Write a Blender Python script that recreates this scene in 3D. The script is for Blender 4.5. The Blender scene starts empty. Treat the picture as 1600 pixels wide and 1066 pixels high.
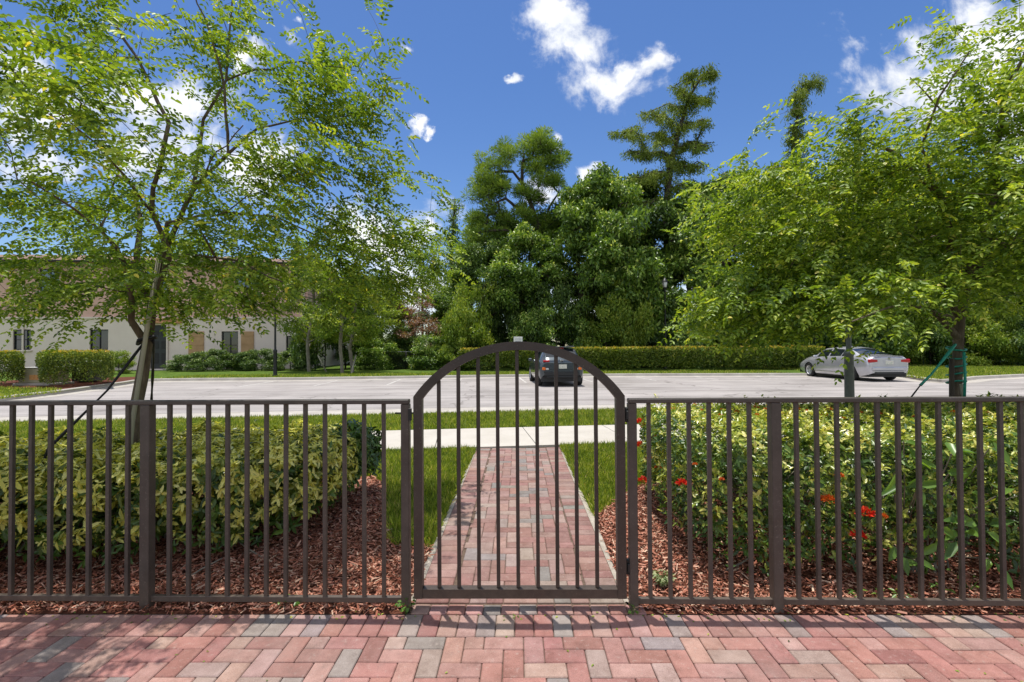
import bpy, math, random
import numpy as np
from mathutils import Vector, Matrix, Euler
from mathutils.geometry import tessellate_polygon
rng = np.random.default_rng(7); random.seed(7)
S = bpy.context.scene
C = S.collection
R = math.radians
PI = math.pi
# ------------------------------------------------------------------ camera
CAMZ = 1.5
FPX = 733.0
cam_d = bpy.data.cameras.new('camera'); cam = bpy.data.objects.new('camera', cam_d); C.objects.link(cam)
cam_d.sensor_width = 36; cam_d.lens = FPX/1600*36; cam_d.clip_end = 2000; cam_d.clip_start = 0.05
CR = (Matrix.Rotation(R(0.70), 3, 'Z') @ Matrix.Rotation(R(90.86), 3, 'X') @ Matrix.Rotation(R(-0.36), 3, 'Z'))
cam.matrix_world = Matrix.Translation((0, 0, CAMZ)) @ CR.to_4x4()
S.camera = cam
def ray(px, py): return CR @ Vector(((px-800)/FPX, -(py-533)/FPX, -1))
def at(px, py, Y):
    d = ray(px, py); return Vector((0, 0, CAMZ)) + d*(Y/d.y)
def G(px, py, h=0):
    d = ray(px, py); return Vector((0, 0, CAMZ)) + d*((h-CAMZ)/d.z)
# ------------------------------------------------------------------ objects
def tag(o, label=None, cat=None, group=None, kind=None):
    if label: o['label'] = label
    if cat: o['category'] = cat
    if group: o['group'] = group
    if kind: o['kind'] = kind
    return o
def thing(name, label, cat, loc=(0, 0, 0), rz=0, group=None):
    o = bpy.data.objects.new(name, None); C.objects.link(o)
    o.location = loc; o.rotation_euler = (0, 0, rz); o.empty_display_size = .2
    return tag(o, label, cat, group)
def copy_tree(o, parent=None):
    c = o.copy(); C.objects.link(c); c.parent = parent
    for ch in list(o.children): copy_tree(ch, c)
    return c
def link(name, me, mat, parent=None):
    o = bpy.data.objects.new(name, me); C.objects.link(o)
    if mat is not None: me.materials.append(mat)
    if parent: o.parent = parent
    return o
class MB:
    """collects verts and faces for one mesh"""
    def __init__(s): s.v = []; s.f = []; s.col = []; s.sm = []
    def add(s, vs, fs, smooth=False, col=None):
        n = len(s.v); s.v += [tuple(v) for v in vs]; s.f += [tuple(i+n for i in f) for f in fs]
        s.sm += [smooth]*len(fs)
        s.col += [col or (1, 1, 1, 1)]*len(vs)
        return s
    def box(s, c, d, rz=0, bev=0, M=None, col=None):
        x, y, z = d[0]/2, d[1]/2, d[2]/2
        if bev > 0:
            b = bev; vs = []
            for sz in (-1, 1):
                for (sx, sy) in ((-1, -1), (1, -1), (1, 1), (-1, 1)):
                    vs += [(sx*(x-b), sy*(y-b), sz*z), (sx*x, sy*(y-b), sz*(z-b)), (sx*(x-b), sy*y, sz*(z-b))]
            import itertools
            P = lambda k, c_, t: k*12+c_*3+t
            fs = [tuple(P(0, c_, 0) for c_ in (3, 2, 1, 0)), tuple(P(1, c_, 0) for c_ in (0, 1, 2, 3))]
            fs += [(P(0, 0, 2), P(0, 1, 2), P(1, 1, 2), P(1, 0, 2)), (P(0, 1, 1), P(0, 2, 1), P(1, 2, 1), P(1, 1, 1)),
                   (P(0, 2, 2), P(0, 3, 2), P(1, 3, 2), P(1, 2, 2)), (P(0, 3, 1), P(0, 0, 1), P(1, 0, 1), P(1, 3, 1))]
            for k in (0, 1):
                e = [(0, 1, 2, 2), (1, 2, 1, 1), (2, 3, 2, 2), (3, 0, 1, 1)]
                for a, b2, ta, tb in e:
                    q = (P(k, a, 0), P(k, b2, 0), P(k, b2, tb), P(k, a, ta))
                    fs.append(q if k == 0 else q[::-1])
                for c_ in range(4):
                    t = (P(k, c_, 0), P(k, c_, 1), P(k, c_, 2)); fs.append(t)
            for c_ in range(4): fs.append((P(0, c_, 1), P(1, c_, 1), P(1, c_, 2), P(0, c_, 2)))
        else:
            vs = [(-x, -y, -z), (x, -y, -z), (x, y, -z), (-x, y, -z), (-x, -y, z), (x, -y, z), (x, y, z), (-x, y, z)]
            fs = [(0, 3, 2, 1), (4, 5, 6, 7), (0, 1, 5, 4), (1, 2, 6, 5), (2, 3, 7, 6), (3, 0, 4, 7)]
        T = Matrix.Translation(c) @ (M if M else Matrix.Rotation(rz, 4, 'Z'))
        return s.add([T @ Vector(v) for v in vs], fs, False, col)
    def tube(s, pts, rad, n=6, cap=True, smooth=True):
        pts = [Vector(p) for p in pts]
        if not hasattr(rad, '__len__'): rad = [rad]*len(pts)
        vs = []; prev = None
        for i, p in enumerate(pts):
            t = (pts[min(i+1, len(pts)-1)]-pts[max(i-1, 0)])
            if t.length < 1e-9: t = Vector((0, 0, 1))
            t.normalize()
            if prev is None: a = t.orthogonal().normalized()
            else:
                a = prev - t*prev.dot(t)
                a = a.normalized() if a.length > 1e-6 else t.orthogonal().normalized()
            prev = a; b = t.cross(a)
            for k in range(n):
                w = 2*PI*k/n; vs.append(p+(a*math.cos(w)+b*math.sin(w))*rad[i])
        fs = [(i*n+k, i*n+(k+1) % n, (i+1)*n+(k+1) % n, (i+1)*n+k) for i in range(len(pts)-1) for k in range(n)]
        if cap: fs += [tuple(range(n))[::-1], tuple((len(pts)-1)*n+k for k in range(n))]
        return s.add(vs, fs, smooth)
    def lathe(s, prof, c=(0, 0, 0), n=16, M=None):
        vs = [(r*math.cos(2*PI*k/n), r*math.sin(2*PI*k/n), z) for r, z in prof for k in range(n)]
        fs = [(i*n+k, i*n+(k+1) % n, (i+1)*n+(k+1) % n, (i+1)*n+k) for i in range(len(prof)-1) for k in range(n)]
        T = Matrix.Translation(c) @ (M or Matrix.Identity(4))
        return s.add([T @ Vector(v) for v in vs], fs, True)
    def prism(s, poly, z0, z1):
        n = len(poly); vs = [(p[0], p[1], z0) for p in poly]+[(p[0], p[1], z1) for p in poly]
        tr = tessellate_polygon([[Vector((p[0], p[1], 0)) for p in poly]])
        fs = [tuple(a+n for a in t) for t in tr]+[(i, (i+1) % n, n+(i+1) % n, n+i) for i in range(n)]
        return s.add(vs, fs)
    def build(s, name, mat, parent=None, usecol=False):
        me = bpy.data.meshes.new(name); me.from_pydata(s.v, [], s.f)
        me.polygons.foreach_set('use_smooth', s.sm)
        if usecol:
            a = me.color_attributes.new('Col', 'FLOAT_COLOR', 'POINT'); a.data.foreach_set('color', np.array(s.col, dtype=np.float32).ravel())
        me.update()
        return link(name, me, mat, parent)
# ------------------------------------------------------------------ materials
def newmat(name):
    m = bpy.data.materials.new(name); m.use_nodes = True
    nt = m.node_tree; nt.nodes.clear(); return m, nt
def N(nt, typ, **kw):
    n = nt.nodes.new(typ)
    for k, v in kw.items():
        if k.startswith('i_'):
            key = k[2:]; key = int(key) if key.isdigit() else key.replace('_', ' ')
            n.inputs[key].default_value = v
        else: setattr(n, k, v)
    return n
def ramp(nt, fac, stops, interp='LINEAR'):
    r = nt.nodes.new('ShaderNodeValToRGB'); r.color_ramp.interpolation = interp
    while len(r.color_ramp.elements) < len(stops): r.color_ramp.elements.new(.5)
    for e, (p, c) in zip(r.color_ramp.elements, stops): e.position = p; e.color = (*c, 1) if len(c) == 3 else c
    nt.links.new(fac, r.inputs[0]); return r.outputs[0]
def noise(nt, scale, detail=4, rough=.55, vec=None, dist=0):
    n = N(nt, 'ShaderNodeTexNoise', i_Scale=scale, i_Detail=detail, i_Roughness=rough, i_Distortion=dist)
    if vec is not None: nt.links.new(vec, n.inputs['Vector'])
    return n.outputs[0]
def mixc(nt, f, a, b, bt='MIX'):
    m = N(nt, 'ShaderNodeMix', data_type='RGBA', blend_type=bt)
    for s_, v in ((m.inputs[0], f), (m.inputs[6], a), (m.inputs[7], b)):
        if hasattr(v, 'links'): nt.links.new(v, s_)
        else: s_.default_value = v if not (hasattr(v, '__len__') and len(v) == 3) else (*v, 1)
    return m.outputs[2]
def objvec(nt, scale=None):
    t = nt.nodes.new('ShaderNodeTexCoord').outputs['Object']
    if scale:
        m = N(nt, 'ShaderNodeMapping'); m.inputs['Scale'].default_value = scale; nt.links.new(t, m.inputs[0]); return m.outputs[0]
    return t
def plain(name, stops, scale=8, rough=.6, bump=0, bscale=60, metal=0, spec=.4, vecscale=None, coat=0, bdist=.01):
    m, nt = newmat(name); v = objvec(nt, vecscale)
    b = N(nt, 'ShaderNodeBsdfPrincipled', i_Roughness=rough, i_Metallic=metal); b.inputs['Specular IOR Level'].default_value = spec
    b.inputs['Coat Weight'].default_value = coat
    c = ramp(nt, noise(nt, scale, 5, .6, v), stops); nt.links.new(c, b.inputs[0])
    if bump:
        bn = N(nt, 'ShaderNodeBump', i_Strength=bump, i_Distance=bdist); nt.links.new(noise(nt, bscale, 4, .6, v), bn.inputs['Height'])
        nt.links.new(bn.outputs[0], b.inputs['Normal'])
    o = N(nt, 'ShaderNodeOutputMaterial'); nt.links.new(b.outputs[0], o.inputs[0]); return m
def flat(name, c, **k): return plain(name, [(.3, tuple(x*.88 for x in c)), (.7, tuple(min(1, x*1.1) for x in c))], **k)
LG = 1.55
def leafmat(name, stops, edge=None, trans=.35, rough=.45, spec=.35, patch=None, tcol=(1.25, 1.2, .45)):
    """rnd attribute picks the leaf colour, edge attribute paints a variegated margin"""
    m, nt = newmat(name)
    g_ = 1.0 if 'petal' in name or 'variegated' in name else LG
    stops = [(p, (min(.9, c[0]*g_*(1.12 if g_ > 1 else 1)), min(.9, c[1]*g_), min(.9, c[2]*g_))) for p, c in stops]
    a = N(nt, 'ShaderNodeAttribute', attribute_name='rnd').outputs['Fac']
    c = ramp(nt, a, stops)
    if edge:
        e = N(nt, 'ShaderNodeAttribute', attribute_name='edge').outputs['Fac']
        nz = noise(nt, 55, 3, .6, objvec(nt))
        s_ = N(nt, 'ShaderNodeMath', operation='MULTIPLY_ADD', i_1=.9); nt.links.new(nz, s_.inputs[0]); nt.links.new(e, s_.inputs[2])
        f = N(nt, 'ShaderNodeMapRange', i_1=1.22, i_2=1.42); nt.links.new(s_.outputs[0], f.inputs[0])
        c = mixc(nt, f.outputs[0], c, edge)
    if patch:
        nz = noise(nt, patch[0], 3, .6, objvec(nt)); f = N(nt, 'ShaderNodeMapRange', i_1=.42, i_2=.62); nt.links.new(nz, f.inputs[0])
        c = mixc(nt, f.outputs[0], c, patch[1], 'MULTIPLY')
    d = N(nt, 'ShaderNodeBsdfPrincipled', i_Roughness=rough); d.inputs['Specular IOR Level'].default_value = spec; nt.links.new(c, d.inputs[0])
    t = N(nt, 'ShaderNodeBsdfTranslucent'); tc = mixc(nt, 1.0, c, tcol, 'MULTIPLY'); nt.links.new(tc, t.inputs[0])
    mx = N(nt, 'ShaderNodeMixShader', i_0=trans); nt.links.new(d.outputs[0], mx.inputs[1]); nt.links.new(t.outputs[0], mx.inputs[2])
    o = N(nt, 'ShaderNodeOutputMaterial'); nt.links.new(mx.outputs[0], o.inputs[0]); return m
M = {}
def m_bronze(name, a, b_):
    m, nt = newmat(name); v = objvec(nt)
    c = ramp(nt, noise(nt, 7, 6, .7, v), [(.3, a), (.7, b_)])
    sp = N(nt, 'ShaderNodeMapRange', i_1=.62, i_2=.72, i_4=.55); nt.links.new(noise(nt, 85, 3, .6, v), sp.inputs[0])
    c = mixc(nt, sp.outputs[0], c, (.17, .15, .13))
    g = nt.nodes.new('ShaderNodeNewGeometry'); sx = nt.nodes.new('ShaderNodeSeparateXYZ'); nt.links.new(g.outputs['Position'], sx.inputs[0])
    lo = N(nt, 'ShaderNodeMapRange', i_1=.22, i_2=.0, i_4=.6); nt.links.new(sx.outputs[2], lo.inputs[0])
    nm = N(nt, 'ShaderNodeMath', operation='MULTIPLY'); nt.links.new(lo.outputs[0], nm.inputs[0]); nt.links.new(noise(nt, 30, 4, .7, v), nm.inputs[1])
    c = mixc(nt, nm.outputs[0], c, (.24, .17, .125))
    b = N(nt, 'ShaderNodeBsdfPrincipled'); nt.links.new(c, b.inputs[0]); b.inputs['Specular IOR Level'].default_value = .5
    rr = N(nt, 'ShaderNodeMapRange', i_3=.3, i_4=.62); nt.links.new(noise(nt, 22, 4, .6, v), rr.inputs[0]); nt.links.new(rr.outputs[0], b.inputs['Roughness'])
    bn = N(nt, 'ShaderNodeBump', i_Strength=.2, i_Distance=.004); nt.links.new(noise(nt, 130, 3, .6, v), bn.inputs['Height']); nt.links.new(bn.outputs[0], b.inputs['Normal'])
    o = N(nt, 'ShaderNodeOutputMaterial'); nt.links.new(b.outputs[0], o.inputs[0]); return m
M['bronze'] = m_bronze('bronze_paint', (.028, .021, .016), (.046, .035, .028))
M['bronze_worn'] = m_bronze('bronze_worn', (.042, .034, .028), (.074, .062, .053))
M['blackmetal'] = flat('black_metal', (.015, .017, .017), rough=.45)
M['greenmetal'] = plain('dark_green_grey_paint', [(.3, (.032, .04, .036)), (.7, (.06, .07, .062))], 12, .5, .1)
M['concrete'] = plain('concrete', [(.25, (.34, .31, .275)), (.55, (.44, .41, .365)), (.8, (.53, .5, .45))], 1.6, .85, .35, 120, spec=.2)
M['walk'] = plain('sidewalk_concrete', [(.25, (.43, .395, .34)), (.55, (.50, .465, .41)), (.8, (.55, .515, .455))], 1.3, .85, .25, 160, spec=.2)
M['edging'] = plain('mortar_edging', [(.3, (.33, .29, .24)), (.7, (.5, .45, .38))], 18, .9, .6, 60, spec=.1)
M['joint'] = plain('joint_line', [(.3, (.10, .09, .08)), (.7, (.17, .155, .14))], 12, .9)
M['bark'] = plain('bark_smooth', [(.25, (.07, .052, .036)), (.5, (.13, .10, .07)), (.75, (.22, .18, .125))], 22, .85, .6, 70, vecscale=(1, 1, .3), spec=.15)
M['twig'] = plain('twig', [(.3, (.05, .035, .03)), (.7, (.11, .08, .06))], 9, .8)
M['palebark'] = plain('pale_bark', [(.3, (.15, .13, .10)), (.7, (.30, .27, .21))], 14, .85, .5, 40, vecscale=(1, 1, .3))
M['darkbark'] = plain('dark_bark', [(.3, (.035, .028, .02)), (.7, (.09, .07, .05))], 6, .9, .6, 25, vecscale=(1, 1, .3))
M['pole'] = plain('stake_wood', [(.3, (.25, .24, .17)), (.7, (.40, .38, .28))], 7, .75, .3, 50, vecscale=(1, 1, .2))
M['strap'] = flat('black_strap', (.012, .012, .014), rough=.7)
M['teal'] = plain('teal_tape', [(.3, (.01, .22, .16)), (.7, (.05, .42, .30))], 40, .5, .5, 60)
M['soil'] = plain('mulch_soil', [(.3, (.055, .022, .014)), (.7, (.16, .06, .038))], 30, .95, .8, 80, spec=.1)
M['lawnfar'] = plain('lawn', [(.25, (.045, .085, .012)), (.55, (.09, .15, .02)), (.8, (.15, .21, .035))], 3.5, .9, .8, 45, bdist=.04, spec=.1)
M['lawn'] = plain('lawn_soil', [(.3, (.03, .05, .010)), (.7, (.07, .11, .018))], 14, .95, .6, 60, spec=.05)
M['sandbed'] = plain('joint_sand', [(.3, (.09, .06, .045)), (.7, (.19, .14, .105))], 40, .95, .4, 200, spec=.1)
M['ground'] = plain('ground_scrub', [(.3, (.03, .04, .012)), (.7, (.07, .09, .03))], .8, .95)
def m_chips():
    m, nt = newmat('mulch_chips')
    a = N(nt, 'ShaderNodeAttribute', attribute_name='rnd').outputs['Fac']
    c = ramp(nt, a, [(0, (.06, .028, .016)), (.2, (.24, .085, .045)), (.5, (.44, .165, .105)), (.82, (.60, .30, .21)), (1, (.68, .50, .36))])
    pz = noise(nt, .9, 3, .6, objvec(nt)); f = N(nt, 'ShaderNodeMapRange', i_1=.4, i_2=.7); nt.links.new(pz, f.inputs[0])
    c = mixc(nt, f.outputs[0], c, (.75, .72, .7), 'MULTIPLY')
    b = N(nt, 'ShaderNodeBsdfPrincipled', i_Roughness=.8); nt.links.new(c, b.inputs[0]); b.inputs['Specular IOR Level'].default_value = .2
    o = N(nt, 'ShaderNodeOutputMaterial'); nt.links.new(b.outputs[0], o.inputs[0]); return m
M['chips'] = m_chips()
def m_paver():
    m, nt = newmat('clay_paver'); v = objvec(nt)
    a = N(nt, 'ShaderNodeAttribute', attribute_name='Col').outputs['Color']
    n1 = noise(nt, 9, 6, .7, v); f1 = ramp(nt, n1, [(.25, (.62, .58, .56)), (.42, (.9, .88, .87)), (.55, (1.05, 1.05, 1.05)), (.75, (1.25, 1.28, 1.3))])
    c = mixc(nt, 1.0, a, f1, 'MULTIPLY')
    sp = noise(nt, 260, 2, .6, v); f2 = ramp(nt, sp, [(.3, (.55, .52, .5)), (.45, (.95, .95, .95)), (.6, (1.05, 1.05, 1.05)), (.75, (1.35, 1.35, 1.35))])
    c = mixc(nt, .8, c, f2, 'MULTIPLY')
    mo = noise(nt, 34, 5, .75, v); f4 = N(nt, 'ShaderNodeMapRange', i_1=.56, i_2=.7, i_4=.5); nt.links.new(mo, f4.inputs[0]); c = mixc(nt, f4.outputs[0], c, (.42, .35, .31))
    m5 = noise(nt, 19, 5, .7, v); f5 = N(nt, 'ShaderNodeMapRange', i_1=.58, i_2=.72, i_4=.45); nt.links.new(m5, f5.inputs[0]); c = mixc(nt, f5.outputs[0], c, (.15, .10, .085))
    st = noise(nt, 1.1, 4, .6, v); f3 = N(nt, 'ShaderNodeMapRange', i_1=.5, i_2=.75, i_4=.45); nt.links.new(st, f3.inputs[0])
    c = mixc(nt, f3.outputs[0], c, (.30, .25, .225))
    b = N(nt, 'ShaderNodeBsdfPrincipled', i_Roughness=.82); nt.links.new(c, b.inputs[0]); b.inputs['Specular IOR Level'].default_value = .25
    bn = N(nt, 'ShaderNodeBump', i_Strength=.5, i_Distance=.002); nt.links.new(noise(nt, 190, 4, .7, v), bn.inputs['Height']); nt.links.new(bn.outputs[0], b.inputs['Normal'])
    o = N(nt, 'ShaderNodeOutputMaterial'); nt.links.new(b.outputs[0], o.inputs[0]); return m
M['paver'] = m_paver()
def m_asphalt():
    m, nt = newmat('pale_asphalt'); v = objvec(nt)
    c = ramp(nt, noise(nt, .35, 6, .6, v), [(.3, (.26, .24, .225)), (.5, (.335, .31, .295)), (.7, (.40, .37, .352))])
    mp = N(nt, 'ShaderNodeMapping'); mp.inputs['Scale'].default_value = (.12, 1.6, 1); mp.inputs['Rotation'].default_value = (0, 0, -.14); nt.links.new(v, mp.inputs[0])
    st = ramp(nt, noise(nt, 1.2, 5, .65, mp.outputs[0], .6), [(.33, (.66, .64, .63)), (.5, (1, 1, 1)), (.68, (1.12, 1.11, 1.1))])
    c = mixc(nt, 1, c, st, 'MULTIPLY')
    sp = ramp(nt, noise(nt, 45, 3, .7, v), [(.3, (.78, .78, .78)), (.5, (1, 1, 1)), (.7, (1.2, 1.2, 1.2))])
    c = mixc(nt, .7, c, sp, 'MULTIPLY')
    oil = N(nt, 'ShaderNodeMapRange', i_1=.62, i_2=.74, i_4=.5); nt.links.new(noise(nt, .55, 3, .6, v, .3), oil.inputs[0])
    c = mixc(nt, oil.outputs[0], c, (.17, .155, .145))
    vc = N(nt, 'ShaderNodeTexVoronoi', feature='DISTANCE_TO_EDGE', i_Scale=.16)
    wv = N(nt, 'ShaderNodeVectorMath', operation='MULTIPLY_ADD'); nw = N(nt, 'ShaderNodeTexNoise', i_Scale=.8, i_Detail=5); nt.links.new(v, nw.inputs['Vector']); wv.inputs[1].default_value = (2.2, 2.2, 0); nt.links.new(nw.outputs['Color'], wv.inputs[0]); nt.links.new(v, wv.inputs[2]); nt.links.new(wv.outputs[0], vc.inputs['Vector'])
    ck = N(nt, 'ShaderNodeMapRange', i_1=.006, i_2=.0, i_4=.75); nt.links.new(vc.outputs['Distance'], ck.inputs[0])
    c = mixc(nt, ck.outputs[0], c, (.14, .125, .115))
    b = N(nt, 'ShaderNodeBsdfPrincipled', i_Roughness=.85); nt.links.new(c, b.inputs[0]); b.inputs['Specular IOR Level'].default_value = .25
    bn = N(nt, 'ShaderNodeBump', i_Strength=.4, i_Distance=.006); nt.links.new(noise(nt, 90, 4, .7, v), bn.inputs['Height']); nt.links.new(bn.outputs[0], b.inputs['Normal'])
    o = N(nt, 'ShaderNodeOutputMaterial'); nt.links.new(b.outputs[0], o.inputs[0]); return m
M['asphalt'] = m_asphalt()
M['paint'] = plain('faded_line_paint', [(.4, (.36, .34, .32)), (.55, (.55, .53, .5))], 5, .8)
LG = 1.85
G1 = [(0, (.02, .05, .008)), (.3, (.06, .12, .014)), (.7, (.14, .225, .025)), (.93, (.25, .33, .05)), (1, (.40, .38, .07))]
M['leafL'] = leafmat('leaf_light_canopy', G1, trans=.42)
M['leafR'] = leafmat('leaf_yellow_green_canopy', [(0, (.02, .05, .008)), (.3, (.065, .125, .014)), (.65, (.155, .24, .026)), (.9, (.29, .37, .055)), (1, (.42, .42, .10))], trans=.42, spec=.5)
LG = 1.55
M['scheff'] = leafmat('leaf_variegated', [(0, (.05, .10, .012)), (.25, (.30, .33, .05)), (.5, (.80, .76, .15)), (1, (.88, .86, .34))], edge=(.07, .15, .02), trans=.4, rough=.33, spec=.5)
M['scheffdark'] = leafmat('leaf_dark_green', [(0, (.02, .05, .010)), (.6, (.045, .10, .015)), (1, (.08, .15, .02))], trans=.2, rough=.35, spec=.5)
M['ixora'] = leafmat('leaf_glossy_hedge', [(0, (.02, .05, .008)), (.25, (.07, .13, .016)), (.6, (.21, .28, .04)), (.85, (.38, .42, .10)), (1, (.50, .52, .20))], trans=.3, rough=.28, spec=.6)
M['broad'] = leafmat('leaf_broad', [(0, (.05, .12, .02)), (1, (.12, .24, .04))], trans=.4, rough=.35, spec=.5)
M['hedgefar'] = leafmat('leaf_clipped_hedge', [(0, (.03, .06, .010)), (.45, (.08, .13, .017)), (.8, (.15, .2, .028)), (1, (.24, .27, .05))], trans=.25, spec=.4)
M['hedgetop'] = leafmat('leaf_new_growth', [(0, (.16, .2, .02)), (.6, (.34, .33, .035)), (1, (.42, .25, .04))], trans=.3)
LG = 1.95
M['wood1'] = leafmat('leaf_woods_mid', [(0, (.02, .048, .010)), (.4, (.062, .125, .018)), (.8, (.145, .235, .04)), (1, (.32, .40, .12))], trans=.3, patch=(.45, (.7, .76, .7)), spec=.45, rough=.38)
M['wood2'] = leafmat('leaf_woods_dark', [(0, (.016, .04, .010)), (.5, (.05, .10, .018)), (.9, (.11, .18, .035)), (1, (.30, .38, .13))], trans=.25, patch=(.4, (.66, .72, .68)), spec=.45, rough=.38)
M['wood3'] = leafmat('leaf_woods_light', [(0, (.05, .10, .012)), (.5, (.11, .18, .02)), (1, (.24, .30, .05))], trans=.35, patch=(.6, (.7, .7, .6)))
LG = 1.55
M['pine'] = leafmat('pine_needles', [(0, (.04, .08, .014)), (.5, (.10, .18, .025)), (1, (.22, .32, .05))], trans=.25, spec=.2, rough=.6)
M['cypress'] = leafmat('cypress_needles', [(0, (.05, .08, .018)), (.5, (.115, .18, .03)), (1, (.24, .31, .06))], trans=.3, spec=.15, rough=.6)
M['redleaf'] = leafmat('leaf_red_brown', [(0, (.07, .035, .02)), (.5, (.17, .10, .065)), (.8, (.26, .17, .12)), (1, (.20, .22, .06))], trans=.3)
M['grass'] = leafmat('grass_blade', [(0, (.035, .07, .012)), (.35, (.09, .15, .018)), (.7, (.20, .28, .03)), (.92, (.34, .38, .08)), (1, (.42, .38, .16))], trans=.4, spec=.3)
M['petal'] = leafmat('red_petal', [(0, (.45, .01, .01)), (.6, (.75, .03, .015)), (1, (.80, .12, .03))], trans=.25, tcol=(1.1, .8, .6))
M['petalo'] = leafmat('orange_petal', [(0, (.55, .06, .01)), (1, (.75, .22, .03))], trans=.25, tcol=(1.1, .9, .6))
M['sage'] = leafmat('leaf_sage', [(0, (.10, .16, .06)), (1, (.30, .36, .20))], trans=.3)
# ------------------------------------------------------------------ leaf meshes
def unit(a): return a/np.maximum(np.linalg.norm(a, axis=1, keepdims=True), 1e-9)
def rnd3(n): return unit(rng.normal(size=(n, 3)))
def leaf_mesh(name, pos, axis, nrm, ln, wd, rnd=None, kind='ovate', fold=.25, droop=.15):
    n = len(pos); axis = unit(axis); side = unit(np.cross(axis, nrm)); nn = np.cross(side, axis)
    ln = np.broadcast_to(ln, n)[:, None]; wd = np.broadcast_to(wd, n)[:, None]
    if rnd is None: rnd = rng.random(n)
    def pt(a, s, h): return pos+axis*ln*a+side*wd*s+nn*wd*h-nn*ln*droop*a*a
    if kind == 'ovate':
        V = [pt(0, 0, 0), pt(.30, .46, fold), pt(.68, .38, fold*.8), pt(1, 0, 0), pt(.68, -.38, fold*.8), pt(.30, -.46, fold)]
        F = [(0, 3, 2, 1), (0, 5, 4, 3)]; E = [0, 1, 1, .25, 1, 1]
    elif kind == 'lance':
        V = [pt(0, 0, 0), pt(.45, .5, fold), pt(1, 0, 0), pt(.45, -.5, fold)]
        F = [(0, 2, 1), (0, 3, 2)]; E = [0, 1, 0, 1]
    elif kind == 'diamond':
        V = [pt(0, 0, 0), pt(.5, .5, 0), pt(1, 0, 0), pt(.5, -.5, 0)]
        F = [(0, 3, 2, 1)]; E = [0, 1, 0, 1]
    elif kind == 'blade':
        V = [pt(0, -.5, 0), pt(0, .5, 0), pt(.5, .45, 0), pt(.5, -.45, 0), pt(1, 0, 0)]
        F = [(0, 1, 2, 3), (3, 2, 4)]; E = [0]*5
    elif kind == 'tri':
        V = [pt(0, -.5, 0), pt(0, .5, 0), pt(1, 0, 0)]; F = [(0, 1, 2)]; E = [0]*3
    elif kind == 'chip':
        V = [pt(0, -.5, 0), pt(0, .5, 0), pt(1, .5, 0), pt(1, -.4, 0)]; F = [(0, 1, 2, 3)]; E = [0]*4
    k = len(V); co = np.stack(V, 1).reshape(-1, 3).astype(np.float32)
    idx = []; st = []; tot = 0
    base = (np.arange(n)*k)[:, None]
    allf = np.concatenate([base+np.array(f)[None, :] for f in F], axis=1)  # n x sum(len)
    lens = np.tile(np.array([len(f) for f in F]), n)
    me = bpy.data.meshes.new(name)
    me.vertices.add(n*k); me.vertices.foreach_set('co', co.ravel())
    me.loops.add(allf.size); me.loops.foreach_set('vertex_index', allf.ravel().astype(np.int32))
    me.polygons.add(len(lens)); starts = np.concatenate([[0], np.cumsum(lens)[:-1]])
    me.polygons.foreach_set('loop_start', starts.astype(np.int32))
    try: me.polygons.foreach_set('loop_total', lens.astype(np.int32))
    except Exception: pass
    me.update(calc_edges=True)
    a = me.attributes.new('rnd', 'FLOAT', 'POINT'); a.data.foreach_set('value', np.repeat(rnd, k).astype(np.float32))
    a = me.attributes.new('edge', 'FLOAT', 'POINT'); a.data.foreach_set('value', np.tile(np.array(E, dtype=np.float32), n))
    return me
def in_poly(P, poly):
    x, y = P[:, 0], P[:, 1]; c = np.zeros(len(P), bool); n = len(poly)
    for i in range(n):
        x0, y0 = poly[i][:2]; x1, y1 = poly[(i+1) % n][:2]
        if y0 == y1: continue
        c ^= ((y0 > y) != (y1 > y)) & (x < (x1-x0)*(y-y0)/(y1-y0)+x0)
    return c
def poly_dist(P, poly):
    d = np.full(len(P), 1e9); dirs = np.zeros((len(P), 2))
    for i in range(len(poly)):
        a = np.array(poly[i][:2]); b = np.array(poly[(i+1) % len(poly)][:2]); ab = b-a
        t = np.clip(((P[:, :2]-a) @ ab)/(ab @ ab), 0, 1); q = a+t[:, None]*ab; v = q-P[:, :2]; dd = np.linalg.norm(v, axis=1)
        m = dd < d; d[m] = dd[m]; dirs[m] = (v/np.maximum(dd, 1e-6)[:, None])[m]
    return d, dirs
def scatter(poly, n):
    p = np.array([q[:2] for q in poly]); lo, hi = p.min(0), p.max(0); out = []
    tot = 0
    while tot < n:
        q = rng.random((n*2, 2))*(hi-lo)+lo; q = q[in_poly(q, poly)]; out.append(q); tot += len(q)
    return np.concatenate(out)[:n]
def whorl(pos, axis, k, spread, ln, wd, rv=.15, base=None):
    """k leaflets around each axis; returns arrays for leaf_mesh"""
    n = len(pos); axis = unit(axis); a = unit(np.cross(axis, rnd3(n))); b = np.cross(axis, a)
    P = []; A = []; Nn = []; L = []; W = []; Q = []
    r0 = rng.random(n) if base is None else base
    ph = rng.random(n)*2*PI; s0 = rng.uniform(.65, 1.15, n)
    for j in range(k):
        w = ph+2*PI*j/k+rng.normal(0, .4, n); rad = a*np.cos(w)[:, None]+b*np.sin(w)[:, None]
        sp = spread+rng.normal(0, .42, n)
        d = unit(rad*np.cos(sp)[:, None]+axis*np.sin(sp)[:, None])
        P.append(pos+axis*(rng.normal(0, .012, n))[:, None]); A.append(d); Nn.append(unit(axis*np.cos(sp)[:, None]-rad*np.sin(sp)[:, None]+rnd3(n)*.2))
        s = rng.uniform(.5, 1.2, n)*s0; L.append(ln*s); W.append(wd*s*rng.uniform(.8, 1.15, n)); Q.append(np.clip(r0+rng.normal(0, rv, n), 0, 1))
    return [np.concatenate(x) for x in (P, A, Nn, L, W, Q)]
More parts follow.
